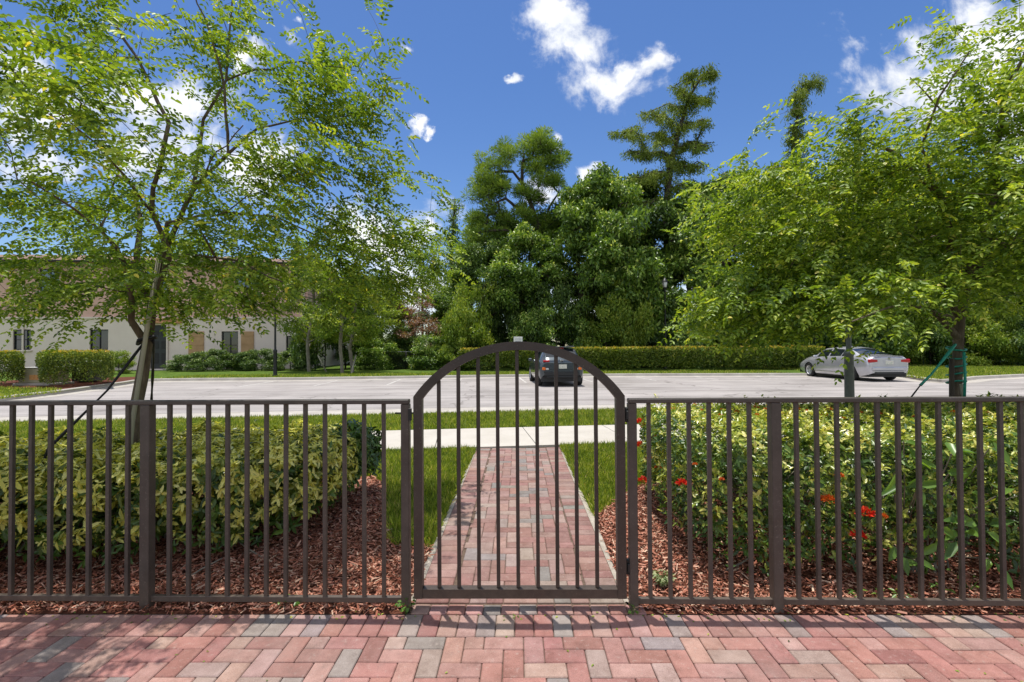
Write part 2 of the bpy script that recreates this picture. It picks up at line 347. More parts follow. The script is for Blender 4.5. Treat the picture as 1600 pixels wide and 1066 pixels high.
# ------------------------------------------------------------------ trees
def subdiv(pts, seg):
    out = [Vector(pts[0])]
    for a, b in zip(pts[:-1], pts[1:]):
        a, b = Vector(a), Vector(b); k = max(1, int((b-a).length/seg))
        for i in range(1, k+1): out.append(a.lerp(b, i/k))
    return out
def skeleton(limbs, targets, lrad=None, seg=.16, wig=.035, sag=.0, upbias=.25, rtip=.0035, pexp=2.35, rmin=None, rscale=1.0, cost_root=.35):
    """nodes grown from hand-placed limbs toward the targets; pipe-model radii; returns chains (pts, radii) and twig ends"""
    pos = []; par = []; rmn = {}
    def addn(p, q): pos.append(np.array(p, float)); par.append(q); return len(pos)-1
    for li, L in enumerate(limbs):
        pts = subdiv(L, seg)
        if li == 0: q = addn(pts[0], -1); rest = pts[1:]
        else:
            P = np.array(pos); q = int(np.argmin(np.linalg.norm(P-np.array(pts[0]), axis=1))); rest = pts[1:]
        for ip, p in enumerate(rest):
            w = rng.normal(0, wig*.5, 3); q = addn(np.array(p)+w*(1 if li else .35), q)
            if lrad: f_ = ip/max(1, len(rest)-1); rmn[q] = lrad[li][0]*(1-f_)+lrad[li][1]*f_
    root = pos[0].copy(); lo = pos[0][2]
    T = np.array(targets); P = np.array(pos)
    d0 = np.array([np.min(np.linalg.norm(P-t, axis=1)) for t in T]); order = np.argsort(d0)
    first = max(2, int(.0*len(pos)))
    ends = []
    buf = np.zeros((len(pos)+len(T)*60, 3)); buf[:len(pos)] = P; cnt = len(pos)
    plen = np.zeros(len(buf))
    for i in range(1, len(pos)): plen[i] = plen[par[i]]+np.linalg.norm(pos[i]-pos[par[i]])
    for ti in order:
        t = T[ti]; D = np.linalg.norm(buf[:cnt]-t, axis=1)+cost_root*plen[:cnt]*.3
        D += np.maximum(0, buf[:cnt, 2]-t[2])*upbias   # branches prefer to rise
        q = int(np.argmin(D)); a = buf[q]; v = t-a; L = np.linalg.norm(v)
        if L < 1e-3: ends.append(q); continue
        k = max(1, min(55, int(L/seg))); off = rng.normal(0, 1, 3)*L*.07; off[2] += L*.09
        prev = q
        for i in range(1, k+1):
            s_ = i/k; p = a+v*s_+off*math.sin(PI*s_)+rng.normal(0, wig, 3)*(1 if i < k else 0); p[2] -= sag*L*s_*s_
            pos.append(p); par.append(prev); buf[cnt] = p; plen[cnt] = plen[prev]+L/k; prev = cnt; cnt += 1
        ends.append(prev)
    n = len(pos); acc = np.zeros(n); ch = [[] for _ in range(n)]
    for i in range(1, n): ch[par[i]].append(i)
    for i in range(n-1, -1, -1):
        if not ch[i]: acc[i] = rtip**pexp
        if par[i] >= 0: acc[par[i]] += acc[i]
    rad = acc**(1/pexp)*rscale
    for q_, v_ in rmn.items(): rad[q_] = v_*rng.uniform(.93, 1.07)
    if lrad: rad[0] = lrad[0][0]*1.1
    # length taper
    chains = []; stack = [(0, -1)]
    while stack:
        i, p = stack.pop(); c = [p] if p >= 0 else []
        while True:
            c.append(i)
            if not ch[i]: break
            k = max(ch[i], key=lambda j: acc[j])
            for j in ch[i]:
                if j != k: stack.append((j, i))
            i = k
        if len(c) > 1:
            rr = [rad[j] for j in c]
            if p >= 0: rr[0] = min(rad[p]*.8, rr[1]*1.25)
            chains.append(([pos[j] for j in c], rr))
    return chains, np.array([pos[e] for e in ends]), np.array([pos[e]-pos[par[e]] for e in ends]), rad
def wood(chains, name, mat, parent, rmin=0, nbig=10):
    mb = MB()
    for pts, rr in chains:
        if max(rr) < rmin: continue
        mb.tube(pts, rr, n=nbig if rr[0] > .03 else (5 if rr[0] > .01 else 3), cap=False)
    return mb.build(name, mat, parent)
def ellips(spec):
    out = []
    for c, r, n in spec:
        u = rnd3(n)*(rng.random(n)**.45)[:, None]; out.append(np.array(c)+u*np.array(r))
    return np.concatenate(out)
def sprays(ends, dirs, per, centre, rach, leaf, droop=.35, kpair=7, back=.45, flatn=.9, rbase=None):
    """compound leaves around each twig end"""
    n = len(ends)*per
    p = np.repeat(ends, per, 0); d = np.repeat(unit(dirs), per, 0)
    p = p - d*(rng.random(n)*back)[:, None]+rng.normal(0, .03, (n, 3))
    out = p-np.array(centre); out[:, 2] *= .3
    a = unit(unit(out)*.7+d*.5+rng.normal(0, .65, (n, 3))); a[:, 2] = a[:, 2]*.5-droop*rng.uniform(.3, 1.2, n); a = unit(a)
    L = rach*rng.uniform(.6, 1.25, n)
    up = unit(np.array([0, 0, 1.0])+rng.normal(0, .3, (n, 3)))
    side = unit(np.cross(a, up)); up = np.cross(side, a)
    P = []; A = []; Nn = []; Ls = []; Q = []
    base = rng.random(n) if rbase is None else np.repeat(rbase, per)
    for j in range(kpair*2+1):
        t = (j//2+1)/(kpair+.4) if j < kpair*2 else 1.0
        sgn = (1 if j % 2 else -1) if j < kpair*2 else 0
        q = p+a*(L*t)[:, None]-up*(L*.22*t*t)[:, None]
        dd = unit(side*sgn+a*(.55 if sgn else 1)+rng.normal(0, .18, (n, 3))-up*.15)
        P.append(q); A.append(dd); Nn.append(unit(up+rng.normal(0, .35, (n, 3))))
        Ls.append(leaf*rng.uniform(.75, 1.15, n)*(1-.25*abs(t-.55))); Q.append(np.clip(base*.5+rng.random(n)*.5, 0, 1))
    P, A, Nn, Ls, Q = [np.concatenate(x) for x in (P, A, Nn, Ls, Q)]
    Q[rng.random(len(Q)) < .006] = 1.0
    return P, A, Nn, Ls, Q
# =================================================================== SETTING
def sheet(name, poly, z, mat, kind='structure'):
    me = bpy.data.meshes.new(name); P = [Vector((p[0], p[1], 0)) for p in poly]
    tr = tessellate_polygon([P]); fs = []
    for t in tr:
        a, b, c = [P[i] for i in t]
        fs.append(tuple(t) if (b-a).cross(c-a).z > 0 else tuple(t[::-1]))
    me.from_pydata([(p[0], p[1], z) for p in poly], [], fs); me.update()
    o = link(name, me, mat); return tag(o, kind=kind)
SL = .125                                            # the street runs a little oblique to the garden fence
sheet('ground', [(-600, -300), (600, -300), (600, 900), (-600, 900)], -.06, M['ground'])
sheet('front_lawn', [(-40, 5.2-40*SL*.0-2), (-3, 3.2), (-.64, 3.2), (-.64, 2.9), (.64, 2.9), (.64, 3.2), (40, 3.2), (40, 11.1+40*SL), (-40, 11.1-40*SL)], -.012, M['lawn'])
road_far = [G(-420, 672), G(-150, 645), G(0, 628), G(95, 616.5), G(150, 608.5), G(195, 602.0), G(214, 598.6), G(240, 597), G(300, 596), G(460, 595), G(660, 592), G(850, 589.5), G(1000, 588.5), G(1240, 588)]
nose = [G(1330, 588), G(1392, 588.5), G(1420, 592), G(1445, 596.5), G(1473, 599), G(1500, 597.5), G(1530, 593.5), G(1600, 590), G(1800, 583)]
far_line = [(p.x, p.y) for p in road_far+nose]
near_line = [(-45, 11.1-45*SL), (45, 11.1+45*SL)]
sheet('road', near_line+[(60, 30)]+far_line[::-1]+[(-45, 6)], 0, M['asphalt'])
lawn_far = far_line+[(90, 40), (90, 70), (-90, 70), (-90, far_line[0][1])]
sheet('far_lawn', [(p[0], p[1]+.05) for p in lawn_far], .115, M['lawnfar'])
def sweep(name, line, prof, mat, kind='structure'):
    """sweeps a profile (offset to the left of the line, height) along a ground line"""
    mb = MB(); L = [Vector((p[0], p[1])) for p in line]; k = len(prof); vs = []
    for i, p in enumerate(L):
        d = (L[min(i+1, len(L)-1)]-L[max(i-1, 0)]).normalized(); nrm = Vector((-d.y, d.x))
        for o, h in prof: q = p+nrm*o; vs.append((q.x, q.y, h))
    fs = [(i*k+j, (i+1)*k+j, (i+1)*k+j+1, i*k+j+1) for i in range(len(L)-1) for j in range(k-1)]
    mb.add(vs, fs); o = mb.build(name, mat); return tag(o, kind=kind)
sweep('far_kerb', far_line, [(-.45, .004), (-.02, .012), (.0, .03), (.03, .135), (.05, .15), (.18, .15), (.19, .02)], M['concrete'])
sweep('near_gutter', near_line, [(-.06, -.03), (0, .006), (.9, .006), (.9, -.02)], M['concrete'])
sweep('gutter_seam', [(p[0], p[1]+.92) for p in near_line], [(0, .004), (.05, .004)], M['joint'])
# parking lines
for i in range(9):
    x = -11.6+2.9*i
    y1 = 25.4+x*.13
    p = (x+.35, y1-5.2); q = (x, y1-.9); w = .05
    sheet('parking_line', [(p[0]-w, p[1]), (p[0]+w, p[1]), (q[0]+w, q[1]), (q[0]-w, q[1])], .0045, M['paint'])
# sidewalk slabs
def sidewalk():
    mb = MB(); x = -21.0
    while x < 24:
        w = 1.52
        a, b = x+.006, x+w-.006
        f = lambda X, y: (X, y+SL*X)
        poly = [f(a, 7.12), f(b-.25, 7.12), f(b-.05, 8.78), f(a+.2, 8.78)]
        poly = [(a, 7.12+SL*a), (b, 7.12+SL*b), (b-.2, 8.78+SL*(b-.2)), (a-.2, 8.78+SL*(a-.2))]
        mb.prism(poly, -.06, .022); x += w
    o = mb.build('sidewalk', M['walk']); tag(o, kind='structure')
sidewalk()
sheet('sidewalk_bed', [(-21, 7.1-21*SL), (24, 7.1+24*SL), (24, 8.8+24*SL), (-21, 8.8-21*SL)], -.004, M['joint'])
# pavers -------------------------------------------------------------
PAL = [((.34, .150, .122), 4), ((.37, .195, .160), 4), ((.38, .225, .185), 2.6), ((.30, .13, .108), 2.4), ((.345, .24, .20), 1.4), ((.25, .205, .185), 1.0), ((.285, .225, .20), 1.0)]
def brick_col(x):
    w = [p[1]*(1.9 if (i in (0, 3) and x > .3) else 1)*(.45 if (i > 3 and x > .5) else 1) for i, p in enumerate(PAL)]
    c = random.choices(PAL, w)[0][0]; s = random.uniform(.86, 1.14)
    return (c[0]*s*random.uniform(.96, 1.04), c[1]*s*random.uniform(.95, 1.05), c[2]*s*random.uniform(.95, 1.05), 1)
def brick(mb, cx, cy, dx, dy, g=.0035, dull=0):
    c = brick_col(cx)
    gm = (c[0]+c[1]+c[2])/3; c = (c[0]*.86+gm*.14, c[1]*.86+gm*.14, c[2]*.86+gm*.14, 1)
    if dull: c = (c[0]*.80+.02, c[1]*.86+.02, c[2]*.86+.018, 1)
    Mx = Matrix.Rotation(random.gauss(0, .006), 4, 'Z') @ Matrix.Rotation(random.gauss(0, .004), 4, 'X') @ Matrix.Rotation(random.gauss(0, .004), 4, 'Y')
    mb.box((cx, cy, -.03+random.gauss(0, .0009)), (dx-g, dy-g, .06), bev=.0045, M=Mx, col=c)
def herring(mb, x0, x1, y0, y1, ox=0, oy=0, u=.1005):
    """90-degree herringbone clipped to a rectangle"""
    k0 = int((y0-oy)/u)-3; k1 = int((y1-oy)/u)+3
    for k in range(k0, k1):
        m0 = int(((x0-ox)/u-k)/4)-2; m1 = int(((x1-ox)/u-k)/4)+2
        for m in range(m0, m1):
            for (a, b, w, h) in ((k+4*m, k, 2, 1), (k+4*m+2, k-1, 1, 2)):
                ax, bx = max(ox+a*u, x0), min(ox+(a+w)*u, x1); ay, by = max(oy+b*u, y0), min(oy+(b+h)*u, y1)
                if bx-ax > .02 and by-ay > .02: brick(mb, (ax+bx)/2, (ay+by)/2, bx-ax, by-ay, dull=y0 > 2.7)
patio = MB(); herring(patio, -6, 6, -2.0, 2.462, ox=.02, oy=2.462-3*.1005)
x = -6
while x < 6:
    brick(patio, x+.0515, 2.565, .103, .2, g=.004); x += .103
x = -.62
while x < .63:
    brick(patio, x+.0515, 2.72, .103, .1, g=.004); x += .103
o = patio.build('patio_pavers', M['paver'], usecol=True); tag(o, kind='structure')
sheet('paver_bed', [(-6, -2), (6, -2), (6, 2.70), (-6, 2.70)], -.012, M['sandbed'])
path = MB(); herring(path, -.415, .415, 2.79, 7.06, ox=.005, oy=.03)
y = 2.79
while y < 7.02:
    for sx in (-1, 1): brick(path, sx*.518, y+.05, .2, .1, dull=1)
    y += .1005
o = path.build('garden_path', M['paver'], usecol=True); tag(o, kind='structure')
sheet('path_bed', [(-.63, 2.70), (.63, 2.70), (.63, 7.12+SL*.6), (-.63, 7.12-SL*.6)], -.010, M['sandbed'])
ed = MB()
for sx in (-1, 1):
    pts = [(sx*(.64+random.uniform(-.006, .006)), y_, -.03) for y_ in np.arange(2.8, 6.9, .25)]
    vs = []; 
    for i, p in enumerate(pts):
        e = .055*(1 if p[1] < 5 else .5)+random.uniform(-.006, .012)
        vs += [(sx*.62, p[1], -.008), (sx*.63, p[1], -.001), (sx*(.62+e), p[1], -.012+random.uniform(-.004, .004)), (sx*(.64+e), p[1], -.07)]
    fs = [(i*4+j, (i+1)*4+j, (i+1)*4+j+1, i*4+j+1) for i in range(len(pts)-1) for j in range(3)]
    ed.add(vs, fs)
tag(ed.build('path_edging', M['edging']), kind='structure')
# mulch --------------------------------------------------------------
bedL = [(-7, 2.68), (-.64, 2.68), (-.66, 3.55), (-.98, 3.62), (-1.22, 4.3), (-1.42, 5.1), (-1.7, 5.5), (-7, 4.9)]
bedR = [(.64, 2.68), (8, 2.68), (8, 5.3), (1.45, 5.3), (1.1, 4.85), (.9, 4.55), (.67, 4.2)]
sheet('mulch_bed', bedL, -.006, M['soil']); sheet('mulch_bed', bedR, -.006, M['soil'])
def chips(name, poly, n, label):
    p = scatter(poly, n); z = rng.random(n)**1.5*.025
    pos = np.column_stack([p, z]); w = rng.random(n)*2*PI
    ax = np.column_stack([np.cos(w), np.sin(w), rng.normal(0, .28, n)])
    L = rng.uniform(.015, .04, n)+(rng.random(n) < .2)*rng.uniform(0, .045, n); W = rng.uniform(.003, .012, n)
    me = leaf_mesh(name, pos, ax, unit(np.array([0, 0, 1.])+rng.normal(0, .55, (n, 3))), L, W, kind='chip', droop=.05)
    o = link(name, me, M['chips']); tag(o, label, 'mulch', kind='stuff')
chips('mulch', [(-5, 2.69), (-.64, 2.69), (-.66, 3.55), (-.98, 3.62), (-1.22, 4.3), (-1.42, 5.1), (-1.7, 5.5), (-5, 4.3)], 52000, 'red wood chip mulch under the variegated hedge left of the path')
chips('mulch', [(.64, 2.69), (5, 2.69), (5, 3.9), (1.45, 5.3), (1.1, 4.85), (.9, 4.55), (.67, 4.2)], 36000, 'red wood chip mulch under the flowering hedge right of the path')
# grass --------------------------------------------------------------
def grass(name, polys, dens, ht, wd, label, z=0, kind='blade', ratio=1):
    Ps = []
    for poly in polys:
        a = abs(sum(poly[i][0]*poly[(i+1) % len(poly)][1]-poly[(i+1) % len(poly)][0]*poly[i][1] for i in range(len(poly))))/2
        Ps.append(scatter(poly, int(a*dens)))
    p = np.concatenate(Ps); n = len(p)
    cl = np.sin(p[:, 0]*7+np.sin(p[:, 1]*5)*2)*np.sin(p[:, 1]*9+p[:, 0]*3)*.12
    pos = np.column_stack([p, np.full(n, z-.012)])
    ax = np.column_stack([rng.normal(0, .42, n), rng.normal(0, .42, n), np.ones(n)])
    me = leaf_mesh(name, pos, ax, unit(np.column_stack([rng.normal(0, 1, (n, 2)), rng.normal(0, .2, n)])), ht*rng.uniform(.5, 1.25, n)*(1+cl), wd*rng.uniform(.7, 1.3, n), np.clip(rng.normal(.5, .25, n)+cl, 0, 1), kind=kind, droop=.3)
    o = link(name, me, M['grass']); tag(o, label, 'grass', kind='stuff'); return o
gl = [(-.66, 3.55), (-.98, 3.62), (-1.22, 4.3), (-1.42, 5.1), (-1.7, 5.5), (-2.4, 5.4), (-2.4, 7.1-2.4*SL), (-.64, 7.1-.64*SL)]
gr = [(.67, 4.2), (.9, 4.55), (1.1, 4.85), (1.45, 5.3), (2.0, 5.3), (2.0, 7.1+2*SL), (.64, 7.1+.64*SL)]
grass('grass', [gl, gr], 8000, .085, .0085, 'green grass blades beside the brick path up to the sidewalk')
grass('grass', [[(-2.4, 5.0), (-9, 4.6), (-9, 7.1-9*SL), (-2.4, 7.1-2.4*SL)], [(-11, 8.8-11*SL), (13, 8.8+13*SL), (13, 11.06+13*SL), (-11, 11.06-11*SL)]], 2600, .085, .010, 'green grass strip between the sidewalk and the road')
isl = [G(-60, 627, .12), G(0, 623, .12), G(95, 612, .12), G(98, 608, .12), G(0, 606, .12), G(-60, 606, .12)]
fl = []
for a, b in zip(far_line[7:13], far_line[8:14]): fl.append([a, b, (b[0], b[1]+2.6), (a[0], a[1]+2.6)])
rl = [far_line[14], *far_line[15:22], (far_line[22][0], far_line[22][1]), (30, 34), (15, 34)]
grass('grass', [[(p.x, p.y) for p in isl]]+[[(q[0], q[1]+.25) for q in f] for f in fl]+[[(q[0], q[1]+.25) for q in rl]], 260, .12, .03, 'mown grass behind the far kerb of the car park', z=.12, kind='tri')
# =================================================================== FENCE AND GATE
FY = 2.735; FS = -.009                               # fence line y = FY + FS*x
def fence(name, label, x0, x1, posts, pickets, ends):
    t = thing(name, label, 'fence', (0, FY, 0), math.atan(FS))
    for i, (px_, w, zt) in enumerate(posts):
        mb = MB().box((px_, 0, zt/2-.01), (w, w, zt+.02), bev=.003); mb.build('post', M['bronze_worn'], t)
    xs = [x0]+sorted(p[0] for p in posts if x0 < p[0] < x1)+[x1]
    for a, b in zip(xs[:-1], xs[1:]):
        MB().box(((a+b)/2, .004, .043), (b-a-.078 if False else b-a-.0, .026, .032), bev=.002).build('bottom_rail', M['bronze_worn'], t)
    MB().box(((x0+x1)/2, -.002, 1.192), (x1-x0+.045, .052, .026), bev=.004).build('top_rail', M['bronze_worn'], t)
    proto = None
    for x in pickets:
        if proto is None:
            proto = MB().box((0, .004, .619), (.0215, .0215, 1.12), bev=.0015).build('picket', M['bronze_worn'], t); proto.location = (x, 0, 0)
        else:
            c = proto.copy(); C.objects.link(c); c.parent = t; c.location = (x, 0, 0)
    return t
def fx(px): return at(px, 780, FY).x
lp = [fx(228)-.1175*k for k in range(1, 16)]; lp2 = [fx(260.5)+(fx(599)-fx(260.5))/11*k for k in range(12)]
P1 = fx(226.5); PL = fx(634); PR = fx(988); P2 = fx(1209.5)
pL0 = P1-.1175*16-.02
fence('metal_fence', 'dark bronze metal picket fence left of the arched gate', pL0-1.2, PL, [(pL0, .056, 1.178), (P1, .056, 1.178), (PL, .048, 1.178)], [P1-.1225-.1168*k for k in range(15)]+[pL0-.12-.1168*k for k in range(9)]+lp2, 0)
rp = [fx(1014.5)+(fx(1171)-fx(1014.5))/5*k for k in range(6)]; rp2 = [fx(1244)+(fx(1591)-fx(1244))/11*k for k in range(12)]
sp = (rp2[-1]-rp2[0])/11
rp2 += [rp2[-1]+sp*(k+1) for k in range(3)]; pR0 = rp2[-1]+.13
fence('metal_fence', 'dark bronze metal picket fence right of the arched gate', PR, pR0+1.2, [(PR, .048, 1.178), (P2, .056, 1.178), (pR0, .056, 1.178)], rp+rp2+[pR0+.12+sp*k for k in range(9)], 0)
# gate
gt = thing('arched_gate', 'dark bronze arched metal gate closed across the brick path', 'gate', ((fx(646)+fx(978))/2, FY, 0), 0)
GW = fx(978)-fx(646)-.012; hw = GW/2; Z0 = .062; ZS = 1.222; ZT = 1.538; sw = .05
sag_ = ZT-ZS; RA = (hw*hw+sag_*sag_)/(2*sag_); zc = ZT-RA; th0 = math.asin(hw/RA)
def arc_z(x, r=None):
    r = RA if r is None else r; return zc+math.sqrt(max(r*r-x*x, 0))
for s_ in (-1, 1):
    x_out = s_*hw; x_in = s_*(hw-sw)
    zi = arc_z(hw-sw, RA-sw)
    # stile with mitred top
    mb = MB(); d = .025
    vs = [(x_out, -d, Z0), (x_in, -d, Z0), (x_in, -d, zi), (x_out, -d, ZS), (x_out, d, Z0), (x_in, d, Z0), (x_in, d, zi), (x_out, d, ZS)]
    fs = [(0, 1, 2, 3), (7, 6, 5, 4), (0, 4, 5, 1), (1, 5, 6, 2), (2, 6, 7, 3), (3, 7, 4, 0)]
    if s_ < 0: pass
    mb.add(vs, fs).build('stile', M['bronze'], gt)
mb = MB(); n = 28; vs = []; d = .025
for i in range(n+1):
    th = -th0+2*th0*i/n
    # inner points follow concentric arc clipped to the stile corner
    xo, zo = RA*math.sin(th), zc+RA*math.cos(th)
    ri = RA-sw; thi = math.asin((hw-sw)/ri); ti = -thi+2*thi*i/n
    xi, zi = ri*math.sin(ti), zc+ri*math.cos(ti)
    vs += [(xo, -d, zo), (xi, -d, zi), (xi, d, zi), (xo, d, zo)]
fs = [(i*4+j, i*4+(j+1) % 4, (i+1)*4+(j+1) % 4, (i+1)*4+j) for i in range(n) for j in range(4)]
mb.add(vs, fs).build('arch', M['bronze'], gt)
MB().box((0, 0, Z0+.0275), (GW-2*sw-.001, .048, .055), bev=.002).build('bottom_rail', M['bronze'], gt)
gb = [686.3, 717, 748, 778.3, 809, 840, 870.3, 901, 932]
for px in gb:
    x = fx(px)-gt.location.x; zt = arc_z(x, RA-sw)+.004; zb_ = Z0+.056
    MB().box((x, 0, (zt+zb_)/2), (.021, .021, zt-zb_), bev=.0015).build('picket', M['bronze'], gt)
for z in (1.11, .235):
    mb = MB().box((hw+.018, 0, z), (.032, .03, .085), bev=.004).box((hw+.018, -.002, z), (.022, .05, .05), bev=.003)
    mb.build('hinge', M['blackmetal'], gt)
la = MB().tube([(-hw-.11, -.005, 1.125), (-hw+.01, -.005, 1.125)], .005, 8); la.box((-hw-.018, -.028, 1.12), (.02, .012, .07), bev=.002)
la.build('latch', M['blackmetal'], gt)
# =================================================================== HEDGES
def stems(poly, n, h, name, parent, mat, r=.006):
    mb = MB(); p = scatter(poly, n)
    for q in p:
        a = random.uniform(0, 2*PI); L = random.uniform(.35, .55)*h*1.4; pts = [Vector((q[0], q[1], -.02))]; d = Vector((math.cos(a)*.45, math.sin(a)*.45, 1)).normalized()
        for i in range(6):
            pts.append(pts[-1]+d*L/4.5); d = (d+Vector((random.gauss(0, .28), random.gauss(0, .28), random.gauss(0, .1)))).normalized()
        mb.tube(pts, [r*(1-.12*i) for i in range(7)], 5, cap=False)
        for b in range(3):
            k = random.randint(1, 4); e = pts[k]; dd = Vector((random.gauss(0, 1), random.gauss(0, 1), random.uniform(.3, 1.2))).normalized()
            mb.tube([e, e+dd*.1+Vector((0, 0, .01)), e+dd*.2+Vector((0, 0, .04))], [r*.6, r*.5, r*.35], 4, cap=False)
    return mb.build(name, mat, parent)
def hedge_pts(poly, n, ztop, zbot, shell, lump=.04, over=.0):
    """points near the hedge surface with outward axes"""
    P = scatter(poly, n*9); d, dr = poly_dist(P, poly); z = rng.uniform(0, 1, len(P))
    zt = ztop+lump*np.sin(P[:, 0]*5.1+1)*np.cos(P[:, 1]*6.3)+lump*.7*np.sin(P[:, 0]*13+P[:, 1]*9)
    zb = zbot+rng.random(len(P))**2*.12+.05*np.sin(P[:, 0]*7)
    zz = zb+(zt-zb)*z**.75; dt = zt-zz; dm = np.minimum(d, dt)
    q3 = np.column_stack([P*7.5, zz*8]); cl_ = (np.sin(q3[:, 0]+1.7*np.sin(q3[:, 1]*.8))*np.sin(q3[:, 1]+1.3*np.sin(q3[:, 2]))*np.sin(q3[:, 2]+q3[:, 0]*.6))
    dm = np.maximum(0, dm-(.05*cl_-.0)); keep = (rng.random(len(P)) < np.exp(-dm/shell)*(.62+.5*cl_.clip(-.6, .6))); P = P[keep]; d = d[keep]; dr = dr[keep]; zz = zz[keep]; dt = dt[keep]
    # round the top edge
    rr = .16; m = (d < rr) & (dt < rr); edge = np.sqrt((rr-d.clip(max=rr))**2+(rr-dt.clip(max=rr))**2); k = ~(m & (edge > rr)); P, d, dr, zz, dt = P[k], d[k], dr[k], zz[k], dt[k]
    w = np.exp(-d/.12)[:, None]; wt = np.exp(-dt/.12)[:, None]
    ax = np.column_stack([dr*w, np.zeros(len(P))])+np.array([0, 0, 1.])*wt+rnd3(len(P))*.45+np.array([0, 0, .35])
    i_ = rng.permutation(len(P))[:n]
    return np.column_stack([P, zz])[i_], unit(ax)[i_], dt[i_], d[i_]
# variegated hedge on the left
hl = thing('hedge', 'clipped hedge of yellow and green variegated leaves left of the path', 'hedge', (0, 0, 0))
polyL = [(-6.4, 2.92), (-3.4, 2.98), (-2.6, 3.08), (-2.0, 3.3), (-1.62, 3.55), (-1.48, 4.0), (-1.42, 4.9), (-1.62, 5.15), (-3.0, 4.75), (-6.4, 4.15)]
p, ax, dt, d = hedge_pts(polyL, 7600, .73, .17, .08, lump=.045)
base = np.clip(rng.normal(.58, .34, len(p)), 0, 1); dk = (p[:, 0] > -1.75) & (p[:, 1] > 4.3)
lowd = np.exp(-np.maximum(0, p[:, 2]-.25)/.2); base = np.clip(base-.25*lowd, 0, 1);  # leaf colour darkened near the ground to paint shade under the hedge
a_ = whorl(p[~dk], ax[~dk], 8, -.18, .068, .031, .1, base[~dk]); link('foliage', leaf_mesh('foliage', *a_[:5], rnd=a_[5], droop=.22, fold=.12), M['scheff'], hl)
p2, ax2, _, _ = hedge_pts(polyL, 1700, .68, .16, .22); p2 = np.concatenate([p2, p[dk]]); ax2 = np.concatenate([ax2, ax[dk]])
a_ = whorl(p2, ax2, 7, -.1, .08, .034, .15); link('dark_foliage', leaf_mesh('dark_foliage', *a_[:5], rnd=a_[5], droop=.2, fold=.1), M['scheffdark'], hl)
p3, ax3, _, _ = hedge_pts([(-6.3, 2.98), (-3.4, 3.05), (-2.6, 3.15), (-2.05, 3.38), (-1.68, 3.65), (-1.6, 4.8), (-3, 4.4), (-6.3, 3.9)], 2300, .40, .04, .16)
a_ = whorl(p3, ax3, 6, -.1, .075, .028, .2); link('low_foliage', leaf_mesh('low_foliage', *a_[:5], rnd=a_[5], droop=.2, fold=.1), M['scheffdark'], hl)  # dark low leaves put the shade beneath the hedge into the colour
inn = [(-6.3, 3.2), (-3.55, 3.3), (-2.7, 3.55), (-2.1, 3.95), (-1.75, 4.4), (-1.6, 4.85), (-3.0, 4.6), (-6.3, 4.0)]
stems(inn, 130, .6, 'stems', hl, M['palebark'], .007)
# flowering hedge on the right
hr = thing('hedge', 'clipped flowering hedge of small glossy leaves right of the path', 'hedge', (0, 0, 0))
polyR = [(1.38, 5.15), (1.2, 4.6), (1.15, 3.9), (1.13, 3.4), (1.27, 3.12), (1.65, 3.0), (7.2, 2.92), (7.2, 5.1), (4, 5.2)]
p, ax, dt, d = hedge_pts(polyR, 13500, .92, .10, .10, lump=.035)
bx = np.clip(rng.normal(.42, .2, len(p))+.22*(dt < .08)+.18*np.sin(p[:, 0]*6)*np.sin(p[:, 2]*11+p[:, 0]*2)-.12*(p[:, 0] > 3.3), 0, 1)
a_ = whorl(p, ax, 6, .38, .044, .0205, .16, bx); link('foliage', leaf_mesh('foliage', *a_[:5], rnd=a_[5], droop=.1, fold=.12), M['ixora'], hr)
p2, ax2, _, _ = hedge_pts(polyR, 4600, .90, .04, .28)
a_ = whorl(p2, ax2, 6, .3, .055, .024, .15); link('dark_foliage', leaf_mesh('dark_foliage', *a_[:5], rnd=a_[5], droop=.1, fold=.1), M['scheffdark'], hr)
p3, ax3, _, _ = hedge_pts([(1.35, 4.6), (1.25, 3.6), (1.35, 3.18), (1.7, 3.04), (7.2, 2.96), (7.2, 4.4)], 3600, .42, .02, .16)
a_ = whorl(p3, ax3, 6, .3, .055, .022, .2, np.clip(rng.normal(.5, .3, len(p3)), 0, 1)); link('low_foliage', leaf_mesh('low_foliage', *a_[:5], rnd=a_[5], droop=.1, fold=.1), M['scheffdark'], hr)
stems([(1.5, 4.9), (1.45, 4.2), (1.6, 3.8), (2.1, 3.45), (6.5, 3.3), (6.5, 4.8)], 170, .8, 'stems', hr, M['palebark'], .007)
def flower(pt, r, mat, parent):
    n = 110; u = rnd3(n); u[:, 2] = np.abs(u[:, 2])*.8; P = np.array(pt)+u*r*.6*rng.uniform(.5, 1.1, n)[:, None]
    o = link('flower_head', leaf_mesh('flower_head', P, u, rnd3(n)+np.array([0, 0, .6]), r*.42, r*.2, kind='lance', droop=.1), mat, parent)
    return o
for (px, py, Y, r, k) in [(1294, 783, 2.97, .055, 'petalo'), (1352, 804, 2.94, .062, 'petal'), (1341, 838, 2.94, .052, 'petal'), (1379, 808, 2.95, .035, 'petalo'), (1001, 697, 4.6, .07, 'petal'), (1020, 684, 4.4, .05, 'petal'), (1000, 662, 4.9, .075, 'petal'), (1009, 668, 4.9, .06, 'petal'), (1029, 731, 4.1, .04, 'petal'), (1066, 757, 3.2, .05, 'petal'), (1015, 716, 4.3, .035, 'petalo'), (1128, 750, 2.98, .022, 'petalo'), (1086, 726, 3.1, .02, 'petalo'), (1312, 744, 2.97, .03, 'petalo'), (1005, 752, 4.3, .06, 'petal')]:
    flower(at(px, py, Y), r, M[k], hr)
for i in range(46):
    x = random.uniform(1.35, 3.4) if i < 34 else random.uniform(3.4, 6.2); y = random.uniform(4.0, 5.1)
    flower((x, y, .90+random.uniform(-.02, .02)), random.uniform(.02, .035), M['petalo'], hr)
